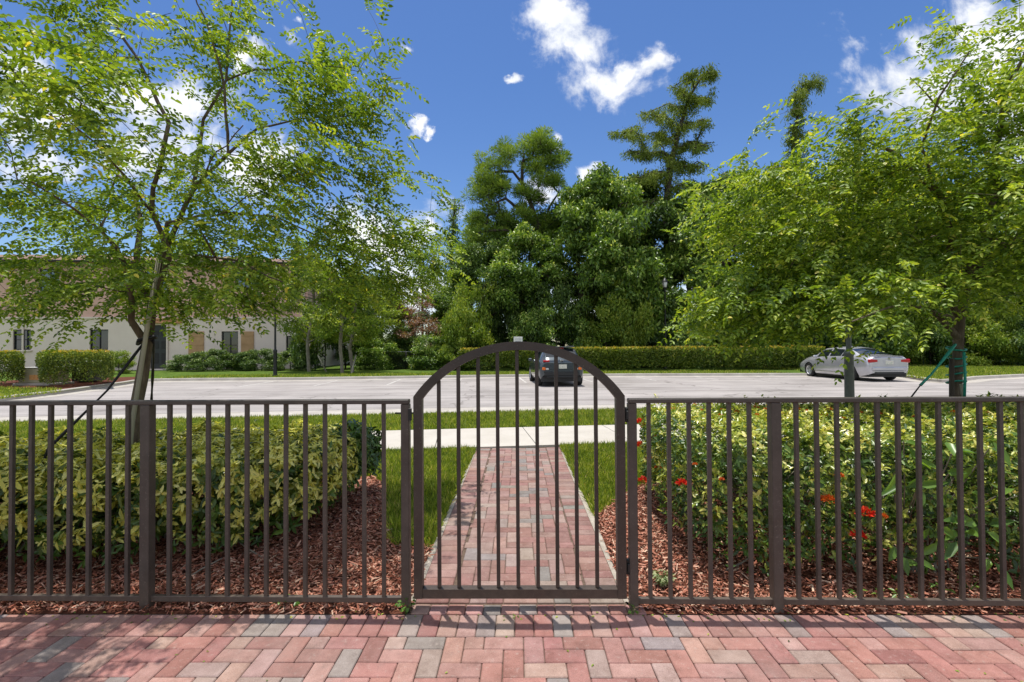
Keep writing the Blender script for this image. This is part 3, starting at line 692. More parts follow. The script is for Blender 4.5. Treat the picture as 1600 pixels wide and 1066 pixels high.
# clipped hedges further away
def clipped(name, label, poly, h, n, ll, parent_loc, top=None, zb=.15, mat='hedgefar', z0=.12, group=None):
    t = thing(name, label, 'hedge', (0, 0, 0), 0, group)
    P = np.array(poly); xs = P[:, 0].min(), P[:, 0].max()
    p, ax, dt, d = hedge_pts(poly, n, h, zb, .14, lump=.03)
    p[:, 2] += z0
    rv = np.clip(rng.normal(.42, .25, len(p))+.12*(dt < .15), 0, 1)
    axl = unit(ax+rnd3(len(p))*.8)
    link('foliage', leaf_mesh('foliage', p, axl, unit(ax*.8+rnd3(len(p))*.7), ll, ll*.5, rv, kind='lance'), M[mat], t)
    if top:
        k = dt < top; q = p[k]; q[:, 2] += .04; m = len(q); sel = rng.random(m) < .55; q = q[sel]
        link('new_leaves', leaf_mesh('new_leaves', q, unit(np.array([0, 0, .8])+rnd3(len(q))*.8), rnd3(len(q))+np.array([0, -.3, .8]), ll, ll*.45, kind='lance'), M['hedgetop'], t)
    return t
a = G(716, 583.5); b = G(1000, 584); c = G(1262, 582)
hp = [(a.x, a.y+.35), (b.x, b.y+.3), (c.x+1.5, c.y+.6), (c.x+1.5, c.y+2.1), (b.x, b.y+1.8), (a.x, a.y+1.7)]
clipped('hedge', 'long low clipped hedge with yellow tips behind the far kerb', hp, 1.30, 46000, .13, None, top=.09)
# left island hedges
a = G(66, 607, .12); b = G(166, 604, .12)
clipped('hedge', 'square clipped green hedge between the utility box and the building corner', [(a.x, a.y), (b.x, b.y+.3), (b.x-2.3, b.y+2.8), (a.x-2.9, a.y+2.6)], 1.30, 15000, .10, None, top=.03, group='clipped hedges on the left kerb island', z0=.12)
a = G(-140, 612, .12); b = G(36, 604, .12)
clipped('hedge', 'square clipped green hedge left of the utility box', [(a.x, a.y), (b.x, b.y), (b.x-2.6, b.y+2.3), (a.x-3, a.y+2.3)], 1.30, 14000, .10, None, top=.03, group='clipped hedges on the left kerb island', z0=.12)
fk = far_line
sheet('mulch_bed', [(fk[3][0]-.45, fk[3][1]+.25), (fk[4][0]-.3, fk[4][1]+.2), (fk[5][0]-.25, fk[5][1]+.2), (fk[6][0]-.2, fk[6][1]+.3), (-19.5, 24.5), (-24, 22), (-22, 18)], .126, M['soil'])
# =================================================================== NEAR TREES
def V3(px, py, Y): return at(px, py, Y)
tl = thing('shade_tree', 'young feathery tree held by stakes and black straps behind the variegated hedge', 'tree', (0, 0, 0))
b0 = V3(205, 725, 3.95); base = Vector((b0.x-.03, 3.95, -.03))
trunk = [base, V3(205, 725, 3.95), V3(213, 640, 3.95), V3(221, 590, 3.97), V3(229, 540, 4.0), V3(238, 480, 4.05), V3(248, 410, 4.1), V3(262, 350, 4.15)]
limbs = [trunk,
 [V3(228, 545, 4.0), V3(206, 500, 3.9), V3(200, 440, 3.8), V3(182, 385, 3.6), V3(120, 330, 3.3), V3(50, 285, 3.1)],
 [V3(236, 490, 4.05), V3(214, 425, 4.15), V3(219, 340, 4.3), V3(210, 290, 4.5), V3(130, 240, 4.9)],
 [V3(240, 470, 4.05), V3(270, 400, 4.0), V3(235, 330, 3.9), V3(262, 190, 3.8), V3(214, 90, 3.8), V3(160, 5, 3.8), V3(100, -90, 3.8)],
 [V3(248, 410, 4.1), V3(300, 300, 4.15), V3(318, 185, 4.2), V3(352, 125, 4.25), V3(356, 60, 4.3), V3(370, -60, 4.3)],
 [V3(300, 300, 4.15), V3(356, 240, 4.0), V3(353, 140, 3.9), V3(330, 60, 3.8), V3(290, -50, 3.8)],
 [V3(352, 125, 4.25), V3(400, 110, 4.2), V3(470, 95, 4.1), V3(560, 110, 4.1)],
 [V3(356, 240, 4.0), V3(400, 200, 4.0), V3(470, 185, 4.1), V3(570, 180, 4.3)],
 [V3(262, 350, 4.15), V3(340, 330, 4.2), V3(430, 340, 4.4), V3(520, 380, 4.7), V3(600, 420, 5.0)],
 [V3(250, 400, 4.1), V3(320, 400, 3.9), V3(380, 410, 3.6), V3(440, 440, 3.3)],
 [V3(214, 90, 3.8), V3(165, 90, 3.7), V3(100, 88, 3.5)],
 [V3(262, 190, 3.8), V3(200, 130, 3.2), V3(120, 40, 2.9)],
 [V3(235, 330, 3.9), V3(160, 230, 3.1), V3(60, 150, 2.6)],
 [V3(300, 300, 4.15), V3(330, 250, 3.3), V3(380, 200, 2.8)]]
T = ellips([((-2.9, 2.5, 3.15), (1.1, .4, .45), 22), ((-3.7, 4.0, 2.7), (2.6, 1.75, .8), 145), ((-1.85, 4.4, 2.75), (1.2, 1.2, .7), 95), ((-1.1, 5.0, 2.7), (.7, .8, .4), 20), ((-3.9, 3.6, 2.05), (1.0, .8, .32), 38), ((-2.3, 4.1, 1.98), (.8, .8, .32), 34), ((-1.5, 4.8, 2.2), (.8, .7, .32), 30), ((-3.1, 4.2, 2.1), (.6, .6, .3), 14), ((-3.0, 4.0, 3.65), (2.15, 1.7, .6), 50), ((-2.6, 4.0, 4.35), (1.6, 1.1, .5), 26), ((-3.1, 3.9, 4.9), (1.9, 1.2, .5), 40), ((-1.55, 4.1, 3.8), (.65, .8, .5), 32), ((-4.6, 3.4, 4.0), (1.3, 1.2, .9), 34)])
LR = [(.060, .024), (.026, .007), (.028, .008), (.023, .005), (.022, .005), (.016, .004), (.011, .003), (.011, .003), (.014, .003), (.016, .005), (.009, .003), (.009, .003), (.011, .003), (.009, .003)]
chains, ends, dirs, rad = skeleton(limbs, T, lrad=LR, seg=.15, wig=.014, rtip=.0022, pexp=2.15, rscale=.82, upbias=.8)
print('left trunk r', rad[0])
rad0 = rad[0]
chains = [(p_, [min(r_, .058) for r_ in r__]) for p_, r__ in chains]
wood(chains, 'trunk', M['bark'], tl)
P_, A_, N_, L_, Q_ = sprays(ends, dirs, 8, (-3.2, 4.0, 2.6), .25, .046, kpair=6, back=.6)
link('crown', leaf_mesh('crown', P_, A_, N_, L_, L_*.56, Q_), M['leafL'], tl)
# right tree
tr_ = thing('shade_tree', 'bright green spreading tree wrapped in teal tape behind the flowering hedge', 'tree', (0, 0, 0))
YR = 5.5
trunk = [Vector((V3(1494, 640, YR).x, YR, -.03)), V3(1494, 640, YR), V3(1496, 560, YR), V3(1500, 500, YR), V3(1512, 430, 5.45), V3(1530, 370, 5.4), V3(1560, 300, 5.4)]
limbs = [trunk,
 [V3(1500, 500, YR), V3(1470, 430, 5.4), V3(1490, 370, 5.3), V3(1470, 310, 5.2), V3(1400, 240, 5.0), V3(1320, 200, 4.9)],
 [V3(1497, 530, YR), V3(1440, 460, 5.3), V3(1370, 440, 5.1), V3(1290, 432, 5.0), V3(1210, 440, 5.0), V3(1140, 470, 5.0)],
 [V3(1512, 430, 5.45), V3(1590, 370, 5.3), V3(1680, 300, 5.2), V3(1780, 250, 5.2)],
 [V3(1560, 300, 5.4), V3(1555, 230, 5.3), V3(1570, 140, 5.2), V3(1600, 90, 5.1), V3(1640, 0, 5.0)],
 [V3(1490, 370, 5.3), V3(1420, 370, 5.8), V3(1330, 340, 6.2), V3(1230, 300, 6.3)],
 [V3(1470, 310, 5.2), V3(1440, 230, 4.9), V3(1470, 150, 4.6), V3(1520, 80, 4.4)],
 [V3(1555, 230, 5.3), V3(1480, 180, 5.3), V3(1420, 120, 5.3)],
 [V3(1500, 500, YR), V3(1440, 480, 4.8), V3(1390, 480, 4.3), V3(1330, 500, 4.1)],
 [V3(1530, 370, 5.4), V3(1560, 380, 4.7), V3(1620, 380, 4.2), V3(1680, 380, 3.9)],
 [V3(1512, 430, 5.45), V3(1560, 430, 6.1), V3(1620, 420, 6.7)]]
T = ellips([((4.6, 5.4, 2.75), (2.2, 1.7, .9), 235), ((5.9, 5.3, 3.2), (2.2, 1.9, 1.3), 215), ((4.6, 5.3, 3.6), (1.7, 1.4, .65), 110), ((5.3, 5.2, 4.1), (1.0, 1.2, .5), 40), ((6.0, 5.1, 4.8), (1.4, 1.3, .85), 46), ((2.65, 5.15, 1.95), (.95, .8, .45), 95), ((3.0, 5.3, 3.25), (1.15, .9, .75), 110), ((3.4, 5.4, 2.5), (1.3, .9, .8), 70), ((6.9, 4.8, 3.0), (1.5, 1.6, 1.3), 60), ((5.7, 4.7, 4.6), (1.0, 1.0, .8), 24), ((3.35, 4.9, 1.75), (.75, .8, .42), 50)])
lowm = (T[:, 0] > 3.1) & (T[:, 0] < 5.0); T[lowm, 2] = np.maximum(T[lowm, 2], 2.02+.15*rng.random(lowm.sum())); lowm = (T[:, 0] > 5.0); T[lowm, 2] = np.maximum(T[lowm, 2], 1.72+.2*rng.random(lowm.sum()))
LR = [(.060, .034), (.04, .012), (.032, .008), (.036, .012), (.034, .008), (.024, .008), (.02, .006), (.016, .005), (.022, .006), (.022, .006), (.022, .006)]
chains, ends, dirs, rad = skeleton(limbs, T, lrad=LR, seg=.17, wig=.02, rtip=.0022, pexp=2.1, upbias=.8, rscale=.8)
print('right trunk r', rad[0])
chains = [(p_, [min(r_, .075) for r_ in r__]) for p_, r__ in chains]
wood(chains, 'trunk', M['bark'], tr_)
P_, A_, N_, L_, Q_ = sprays(ends, dirs, 8, (5.2, 5.4, 2.4), .28, .058, kpair=5, back=.65, droop=.45)
link('crown', leaf_mesh('crown', P_, A_, N_, L_, L_*.54, Q_), M['leafR'], tr_)
# stakes and straps
def rod(name, label, cat, pts, r, mat, n=8, group=None):
    o = MB().tube(pts, r, n).build(name, mat); return tag(o, label, cat, group)
rod('support_pole', 'long pale pole tied along the trunk of the left tree', 'stake', [Vector((V3(196, 740, 3.86).x, 3.84, -.02)), V3(207, 660, 3.86), V3(232, 500, 3.9), V3(250, 395, 3.95)], .017, M['pole'])
kn = V3(228, 532, 3.95)
def strap(label, pts, mat, w=.022, name='guy_strap', group=None):
    mb = MB(); pts = [Vector(p) for p in pts]
    L = subdiv(pts, .12)
    mb.tube(L, [w*.5*(1+.25*math.sin(i*1.3)) for i in range(len(L))], 5)
    o = mb.build(name, mat); return tag(o, label, 'strap', group)
strap('black strap slanting down left from the staked tree to the hedge', [kn, V3(168, 610, 3.75), V3(75, 702, 3.6), Vector((V3(20, 750, 3.5).x, 3.5, .0))], M['strap'], .02)
strap('black strap hanging down behind the staked tree towards the lawn', [kn+Vector((.03, .04, 0)), V3(240, 560, 4.3), V3(237, 622, 4.9), Vector((V3(236, 640, 5.3).x, 5.3, 0))], M['strap'], .024)
tr_k = MB(); tr_k.tube([kn+Vector((-.07, 0, -.03)), kn+Vector((0, -.075, 0)), kn+Vector((.07, -.01, .03)), kn+Vector((.02, .09, .03)), kn+Vector((-.07, .05, 0)), kn+Vector((-.07, 0, -.03))], .016, 6)
tag(tr_k.build('tie_band', M['strap']), 'black band knotted around the trunk of the staked tree', 'strap')
kr = V3(1493, 538, 5.42)
strap('teal strap slanting down left from the right tree', [kr, V3(1455, 585, 5.35), V3(1438, 602, 5.3)], M['teal'], .03)
strap('thin dark cord running from the teal strap down to the hedge', [V3(1438, 602, 5.3), V3(1418, 628, 5.25), V3(1411, 665, 5.2), Vector((V3(1410, 690, 5.2).x, 5.2, 0))], M['strap'], .014)
for (dx, Y, top) in ((-.05, 5.42, 560), (.06, 5.45, 600)):
    mb = MB(); q = V3(1494, top, Y)
    mb.tube([(q.x+dx, Y, -.02), (q.x+dx*1.2, Y, .9), (q.x+dx, Y, q.z)], .024, 8)
    o = mb.build('support_pole', M['darkbark'] if dx < 0 else M['pole']); tag(o, 'short dark stake tied to the left side of the taped trunk' if dx < 0 else 'short pale stake tied to the right side of the taped trunk', 'stake')
mb = MB()
for k in range(5):
    q = V3(1494, 545+k*13, 5.5); ang = k*.8
    mb.tube([q+Vector((.088*math.cos(w), .085*math.sin(w), .02*math.sin(w+ang))) for w in np.linspace(0, 2*PI, 13)], .010, 5)
mb.tube([V3(1506, 550, 5.37), V3(1508, 585, 5.36), V3(1507, 622, 5.36)], .014, 5)
tag(mb.build('trunk_tape', M['teal']), 'teal tape wound around the trunk of the right tree', 'tape')
# small plants ------------------------------------------------------
def weed(name, label, cat, loc, n, ll, lw, h, mat, kind='ovate', group=None):
    t = thing(name, label, cat, loc, 0, group); mb = MB(); P = []; A = []
    for i in range(n):
        a = random.uniform(0, 2*PI); s = random.uniform(.3, 1); p0 = Vector((0, 0, -.005)); d = Vector((math.cos(a)*.6, math.sin(a)*.6, random.uniform(.6, 1.4))).normalized()
        e = d*h*s; mb.tube([p0, e*.5+Vector((0, 0, .01)), e], [ll*.035, ll*.03, ll*.02], 4, cap=False)
        P.append(e); A.append(Vector((math.cos(a), math.sin(a), random.uniform(-.4, .5))))
    mb.build('stem', M['broad'], t)
    P = np.array(P); A = np.array(A); nn = len(P)
    link('foliage', leaf_mesh('foliage', P, A, unit(np.array([0, 0, 1.])+rng.normal(0, .3, (nn, 3))), ll*rng.uniform(.6, 1.2, nn), lw, kind=kind, droop=.25, fold=.12), mat, t)
    return t
def wp(px, py): g = G(px, py); return (g.x, g.y, .0)
weed('weed', 'small weed sprouting at the foot of the left gate post', 'weed', (fx(640)-.005, 2.67, 0), 16, .03, .022, .08, M['broad'])
weed('weed', 'low sage green creeping plant in the mulch beside the right gate post', 'plant', wp(1036, 918), 260, .022, .012, .10, M['sage'])
weed('weed', 'thin weed beside the hinge side gate post', 'weed', (fx(981)+.005, 2.66, 0), 9, .03, .016, .05, M['broad'])
for i, (px, py) in enumerate(((440, 944), (468, 946), (1376, 940), (1406, 938), (1340, 934), (1515, 925), (1470, 928))):
    weed('weed', ['tiny weed under the left fence rail, left of its pair', 'tiny weed under the left fence rail, right of its pair', 'tiny weed under the right fence rail below the red flowers', 'tiny weed under the right fence rail beside the broad leaved plant', 'tiny weed in mulch left of the broad leaved plant', 'leafy weed in mulch at the far right of the fence', 'small leafy weed in mulch right of the broad leaved plant'][i], 'weed', (G(px, py).x, max(2.69, G(px, py).y), 0), 10, .035, .018, .06 if i != 5 else .14, M['broad'])
bl = thing('broad_leaved_plant', 'tall weed with large ribbed leaves growing out of the flowering hedge', 'plant', (0, 0, 0))
P = []; A = []; mb = MB(); cx = V3(1455, 900, 3.1).x
for i in range(46):
    px = random.uniform(1395, 1560); py = random.uniform(672, 880); Y = random.uniform(2.83, 3.0)
    q = V3(px, py, Y); P.append(q); A.append((random.gauss(0, .8), -random.uniform(0, .8), random.uniform(-.9, .6)))
    if i % 3 == 0: mb.tube([(cx+random.uniform(-.15, .2), 3.15, 0), ((q.x+cx)/2+.03, 3.17, q.z*.5), (q.x, q.y+.01, q.z)], [.006, .005, .003], 5, cap=False)
mb.build('stem', M['palebark'], bl); P = np.array(P)
link('foliage', leaf_mesh('foliage', P, np.array(A), unit(np.array([0, -.7, .7])+rng.normal(0, .35, (46, 3))), rng.uniform(.09, .16, 46), .052, kind='ovate', droop=.25, fold=.2), M['broad'], bl)
# fallen leaves on the patio
n = 170; q = np.column_stack([rng.uniform(-3.2, 3.2, n), rng.uniform(1.2, 2.66, n)])
k = rng.random(n); q[:, 1] = np.where(k < .55, 2.6+rng.random(n)*.08, q[:, 1])
me = leaf_mesh('fallen_leaves', np.column_stack([q, np.full(n, .004)]), np.column_stack([rng.normal(0, 1, (n, 2)), np.zeros(n)]), unit(np.array([0, 0, 1.])+rng.normal(0, .3, (n, 3))), rng.uniform(.008, .022, n), .009, rng.random(n))
tag(link('fallen_leaves', me, M['leafL']), 'scattered small fallen leaves on the brick patio', 'leaves', kind='stuff')
# sticks in mulch
for i, (px, py, a, L) in enumerate(((310, 900, .9, .35), (395, 868, 2.4, .5), (1150, 890, .3, .25))):
    g = G(px, py); pts = [Vector((g.x+math.cos(a)*L*s+random.gauss(0, .01), g.y+math.sin(a)*L*s*.6, .03+.10*s)) for s in (-.5, -.2, .1, .5)]
    rod('stick', ['pale dry stick lying in the mulch behind the left fence', 'curved bare branch lying under the variegated hedge', 'dry stick lying in mulch under the flowering hedge'][i], 'stick', pts, [.008, .007, .006, .004], M['palebark'], 6)
# =================================================================== BACKGROUND TREES
def far_tree_mesh(seed, h, r, nclump, nleaf, leaf, trunk_r, crown0=.18, flat_=1.0, kind='lance', cr=.55, sparse=1.0):
    """returns (wood mesh builder, leaf mesh) of a broadleaf tree at the origin"""
    global rng
    rng = np.random.default_rng(seed); random.seed(seed)
    tk = [(0, 0, -.1), (random.gauss(0, .1), random.gauss(0, .1), h*.25), (random.gauss(0, .25), random.gauss(0, .25), h*.55), (random.gauss(0, .4), random.gauss(0, .4), h*.9)]
    lim = [tk]
    # clump centres on lobes
    lobes = []
    for i in range(15):
        a = rng.random()*2*PI; zz = crown0+(1-crown0)*rng.random()**.8; rr = r*(.35+.5*math.sin(PI*min(1, max(.12, (zz-crown0)/(1-crown0)*.85+.15))))*rng.uniform(.5, 1)
        lobes.append((np.array([math.cos(a)*rr, math.sin(a)*rr, zz*h*.93]), r*rng.uniform(.2, .42)))
    lobes.append((np.array([tk[3][0], tk[3][1], h*.86]), r*.35))
    T = []
    for c, lr in lobes:
        m = nclump//len(lobes); u = rnd3(m)*(rng.random(m)**.3)[:, None]*lr*np.array([1, 1, .8]); T.append(c+u)
    T = np.concatenate(T); T[:, 2] = np.clip(T[:, 2], h*crown0*.7, h)
    ch, ends, dirs, rad = skeleton(lim, T, seg=h*.06, wig=h*.006, rtip=.012, pexp=2.2, rscale=trunk_r/.25, upbias=.5)
    s = trunk_r/rad[0]
    mb = MB()
    for pts, rr in ch:
        if rr[0]*s > .02: mb.tube(pts, [x*s for x in rr], 6 if rr[0]*s > .08 else 4, cap=False)
    per = nleaf//len(ends); n = per*len(ends)
    cp = np.repeat(ends, per, 0); off = rnd3(n)*(rng.random(n)**.5)[:, None]*cr*np.array([1, 1, .65]); P = cp+off
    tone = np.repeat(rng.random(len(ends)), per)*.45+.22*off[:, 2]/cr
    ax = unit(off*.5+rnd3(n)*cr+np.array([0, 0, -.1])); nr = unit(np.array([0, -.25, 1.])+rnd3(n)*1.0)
    me = leaf_mesh('crown', P, ax, nr, leaf*rng.uniform(.6, 1.3, n), leaf*.5, np.clip(tone*.75+rng.random(n)**1.6*.75, 0, 1), kind=kind, droop=.1)  # rare pale leaf colours paint bright glints into the crown
    return mb, me
def make_tree(name, label, cat, loc, mesh, mats, sc=1, rz=0, group=None, tname='trunk'):
    t = thing(name, label, cat, loc, rz, group); t.scale = (sc[0], sc[0], sc[1]) if hasattr(sc, '__len__') else (sc,)*3
    w, l = mesh
    o = bpy.data.objects.new(tname, w); C.objects.link(o); o.parent = t
    c = bpy.data.objects.new('crown', l); C.objects.link(c); c.parent = t
    return t
protos = []
for i in range(6):
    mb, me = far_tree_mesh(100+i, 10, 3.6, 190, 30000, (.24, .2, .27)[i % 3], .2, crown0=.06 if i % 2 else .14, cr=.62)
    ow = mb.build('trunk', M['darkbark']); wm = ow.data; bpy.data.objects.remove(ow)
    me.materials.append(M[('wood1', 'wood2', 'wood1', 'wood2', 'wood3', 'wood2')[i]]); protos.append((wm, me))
rng = np.random.default_rng(77); random.seed(77)
# (picture column, depth, height, spread scale, prototype)
WOODS = [(470, 46, 6.5, .9, 1), (520, 50, 7.5, 1, 3), (560, 42, 6.0, .9, 1), (600, 46, 6.2, .9, 3), (640, 40, 5.0, .9, 1),
 (735, 37, 7.0, .95, 0), (700, 41, 5.6, .9, 5), (765, 34, 8.3, .9, 1), (800, 38, 10.0, 1, 3), (835, 33, 8.6, .9, 0), (878, 37, 11.6, 1, 1), (910, 33.5, 11.2, .95, 0),
 (945, 38, 12.8, 1, 3), (975, 33, 11.8, .95, 2), (1010, 37, 12.6, 1, 3), (1050, 32.5, 9.5, .95, 5), (1085, 37, 12.2, 1, 1), (1125, 33, 11.0, 1, 2), (1160, 38, 13, 1.05, 3), (1205, 33, 11.5, 1, 5),
 (1250, 38, 14, 1.1, 1), (1290, 33, 10, 1, 3), (1330, 38, 13.5, 1.1, 5), (1375, 34, 11, 1, 1), (1420, 39, 13.5, 1.1, 3), (1465, 35, 11, 1, 5), (1510, 39, 13, 1.1, 1), (1555, 35, 11, 1, 3), (1600, 39, 13, 1.1, 5), (1650, 35, 11, 1, 1), (1710, 38, 12, 1.1, 3)]
for i, (px, Y, h, w, k) in enumerate(WOODS):
    h *= 1.17 if px > 690 else 1.0; x = at(px, 540, Y).x; sc = h/10
    lab = ('dark evergreen tree in the woods behind the car park', 'leafy mid green tree in the woods behind the car park')[k in (0, 2)]
    make_tree('woodland_tree', lab, 'tree', (x, Y, .1), protos[k], None, (.62*w+.38*sc*w, sc), random.uniform(0, 6.28), 'dark evergreen trees in the woods' if k not in (0, 2) else 'leafy mid green trees in the woods')
# undergrowth shrubs
ug = []
for i in range(3):
    mb, me = far_tree_mesh(200+i, 3.2, 2.0, 60, 9000, .17, .06, crown0=.05, cr=.55)
    ow = mb.build('trunk', M['darkbark']); wm = ow.data; bpy.data.objects.remove(ow)
    me.materials.append(M[('wood2', 'wood1', 'wood3')[i]]); ug.append((wm, me))
rng = np.random.default_rng(78); random.seed(78)
for i in range(34):
    px = 585+i*31+random.uniform(-8, 8); Y = random.choice((31.2, 32.5, 34)); h = random.uniform(.9, 1.6)*(1 if px > 715 else .6)+(.7 if px > 715 and i % 2 else 0)
    k = random.choice((0, 0, 1, 2)) if px > 700 else random.choice((0, 1))
    make_tree('undergrowth_shrub', ('dark shrub at the foot of the woods', 'mid green shrub at the foot of the woods', 'light green shrub at the foot of the woods')[k], 'shrub', (at(px, 560, Y).x, Y, .1), ug[k], None, (.9, h), random.uniform(0, 6.28), ('dark shrubs under the woods', 'mid green shrubs under the woods', 'light green shrubs under the woods')[k])
make_tree('shrub', 'bright yellow green shrub at the left end of the long clipped hedge', 'shrub', (at(712, 570, 30).x, 30, .1), ug[2], None, (.5, .62), 1.0)
make_tree('shrub', 'rounded shrub in front of the cream wall beside the dark door', 'shrub', (at(186, 580, 27.5).x, 27.5, .1), ug[2], None, (.40, .42), .4)
make_tree('shrub', 'pale grassy shrub at the right edge behind the far lawn', 'shrub', (at(1585, 580, 31).x, 31, .1), ug[2], None, (.5, .45), 2.4)
# young trees by the far left lawn
yt = []
for i in range(3):
    mb, me = far_tree_mesh(300+i, 6, 2.0, 90, 11000, .13, .09, crown0=.28, cr=.42)
    ow = mb.build('trunk', M['palebark']); wm = ow.data; bpy.data.objects.remove(ow)
    me.materials.append(M['wood3']); yt.append((wm, me))
rng = np.random.default_rng(79); random.seed(79)
make_tree('young_tree', 'bright green young tree standing on the far lawn beside the building corner', 'tree', (at(483, 580, 29).x, 29, .1), yt[0], None, (1.25, 1.22), .3)
make_tree('young_tree', 'bright green young tree with a leaning stake at its left', 'tree', (at(535, 585, 27.5).x, 27.5, .1), yt[1], None, (1.2, 1.1), 2)
make_tree('young_tree', 'bright green young tree with a stake leaning against its trunk', 'tree', (at(551, 583, 28.2).x, 28.2, .1), yt[2], None, (1.2, 1.0), 4)
make_tree('young_tree', 'light green tree rising above the fence between building and red leaved tree', 'tree', (at(590, 583, 33).x, 33, .1), yt[0], None, (1.35, 1.15), 3)
for (a_, b_, lab) in (((497, 555), (510, 582), 'pale wooden stake leaning left on the far lawn'), ((556, 555), (549, 584), 'pale wooden stake leaning against the young tree trunk')):
    rod('tree_stake', lab, 'stake', [at(*a_, 28), G(*b_, .1)], .05, M['pole'], 6)
# red-brown sparse tree
mb, me = far_tree_mesh(411, 7, 3.0, 120, 6500, .17, .09, crown0=.15, cr=.5)
ow = mb.build('trunk', M['palebark']); wm = ow.data; bpy.data.objects.remove(ow); me.materials.append(M['redleaf'])
rng = np.random.default_rng(80); random.seed(80)
make_tree('red_leaved_tree', 'sparse tree with red brown leaves and pale branches behind the chain link fence', 'tree', (at(650, 565, 34).x, 34, .1), (wm, me), None, (1.0, .78), 1)
# needle trees ------------------------------------------------------
def needle_tree(name, label, limbs, T, mat, leafmatl, nper, nl, nw, rad0, style, cr=.6):
    t = thing(name, label, 'tree', tuple(limbs[0][0]))
    o0 = Vector(limbs[0][0])
    ch, ends, dirs, rad = skeleton(limbs, T, seg=.5, wig=.06, rtip=.015, pexp=2.2, upbias=.3)
    s = rad0/rad[0]; mb = MB()
    for pts, rr in ch:
        mb.tube([Vector(p)-o0 for p in pts], [max(x*s, .018) for x in rr], 7 if rr[0]*s > .08 else 4, cap=False)
    mb.build('trunk', mat, t)
    n = len(ends)*nper; cp = np.repeat(ends, nper, 0)-np.array(o0)
    tone = np.repeat(rng.random(len(ends)), nper)*.5
    if style == 'puff':
        u = rnd3(n); u[:, 2] = u[:, 2]*.7+.3; u = unit(u); rr = rng.random(n)**.5
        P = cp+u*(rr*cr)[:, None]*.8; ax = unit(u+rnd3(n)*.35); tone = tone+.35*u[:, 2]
    else:
        dd = np.repeat(unit(dirs), nper, 0); s_ = rng.random(n)[:, None]
        P = cp-dd*s_*1.3+rng.normal(0, .14, (n, 3))*np.array([1.2, 1.2, .5]); P[:, 2] -= rng.random(n)**2*.5
        ax = unit(dd*.4+rnd3(n)*.7+np.array([0, 0, -.7]))
    link('crown', leaf_mesh('crown', P, ax, rnd3(n), nl*rng.uniform(.6, 1.2, n), nw, np.clip(tone+rng.random(n)*.4, 0, 1), kind='lance', droop=.05), leafmatl, t)
    return t
Y = 36
pl = [[Vector((V3(850, 560, Y).x, Y, .1)), V3(850, 480, Y), V3(848, 400, Y), V3(843, 360, Y), V3(830, 320, Y), V3(815, 285, Y), V3(818, 240, Y)],
 [V3(843, 360, Y), V3(815, 330, Y), V3(790, 312, Y-.5), V3(765, 320, Y-.8)],
 [V3(843, 360, Y), V3(858, 325, Y), V3(872, 302, Y+.5), V3(890, 300, Y+.6)],
 [V3(815, 285, Y), V3(800, 268, Y), V3(770, 270, Y), V3(752, 300, Y)],
 [V3(818, 250, Y), V3(845, 245, Y-.5), V3(870, 250, Y-.8)]]
cl = [(825, 222, 20), (845, 215, 12), (800, 235, 18), (783, 250, 20), (760, 258, 16), (752, 280, 18), (745, 305, 16), (765, 300, 14), (785, 290, 12), (840, 240, 18), (860, 232, 10), (872, 252, 12), (850, 262, 14), (825, 262, 16), (850, 285, 14), (868, 285, 10), (770, 330, 15), (745, 345, 12), (790, 340, 10), (868, 345, 14), (740, 370, 12), (755, 385, 12), (815, 300, 10), (840, 310, 10), (780, 370, 12), (862, 360, 14), (735, 400, 12), (800, 375, 16), (825, 345, 13), (760, 360, 13), (845, 385, 16), (790, 400, 16), (755, 415, 14), (815, 330, 9), (775, 285, 12)]
T = []
for (px, py, r) in cl:
    for j in range(10):
        a_ = random.uniform(0, 6.28); q = random.random()**.5*r; T.append(V3(px+math.cos(a_)*q, py+math.sin(a_)*q*.8, Y+random.uniform(-1.3, 1.3)))
needle_tree('pine_tree', 'tall pine with bent limbs and tufted needles rising above the woods', pl, T, M['darkbark'], M['pine'], 120, .34, .055, .26, 'puff', cr=.62)
Y = 35
cy = [[Vector((V3(1044, 560, Y).x, Y, .1)), V3(1043, 470, Y), V3(1042, 390, Y), V3(1041, 320, Y), V3(1047, 260, Y), V3(1062, 200, Y), V3(1078, 150, Y), V3(1098, 118, Y)]]
T = []
for (x0, y0, x1, y1, n) in ((1098, 118, 1125, 117, 5), (1085, 130, 1070, 120, 4), (1078, 150, 1045, 140, 5), (1075, 160, 1112, 157, 6), (1068, 175, 1050, 165, 4), (1062, 195, 1000, 175, 9), (1060, 200, 1108, 190, 6), (1055, 215, 955, 208, 14), (1052, 230, 1112, 225, 8), (1050, 240, 975, 240, 10), (1048, 255, 1100, 262, 8), (1046, 270, 985, 280, 9), (1044, 290, 1095, 295, 7), (1043, 310, 980, 325, 7), (1043, 320, 1090, 335, 6), (1042, 350, 995, 370, 6), (1042, 360, 1080, 380, 5), (1042, 395, 1010, 415, 5), (1042, 400, 1075, 430, 5), (1042, 440, 1020, 460, 4), (1043, 470, 1068, 485, 4)):
    for j in range(n):
        s_ = (j+1)/n; T.append(V3(x0+(x1-x0)*s_+random.gauss(0, 2), y0+(y1-y0)*s_-8*math.sin(PI*s_)*.5+random.gauss(0, 3), Y+random.gauss(0, .5+.9*s_)))
        if j % 2: T.append(V3(x0+(x1-x0)*s_*.8+random.gauss(0, 4), y0+(y1-y0)*s_+random.gauss(0, 4), Y+random.gauss(0, 1.5)))
needle_tree('cypress_tree', 'tall layered cypress with a bent top standing behind the street lamp', cy, T, M['darkbark'], M['cypress'], 170, .28, .06, .30, 'layer')
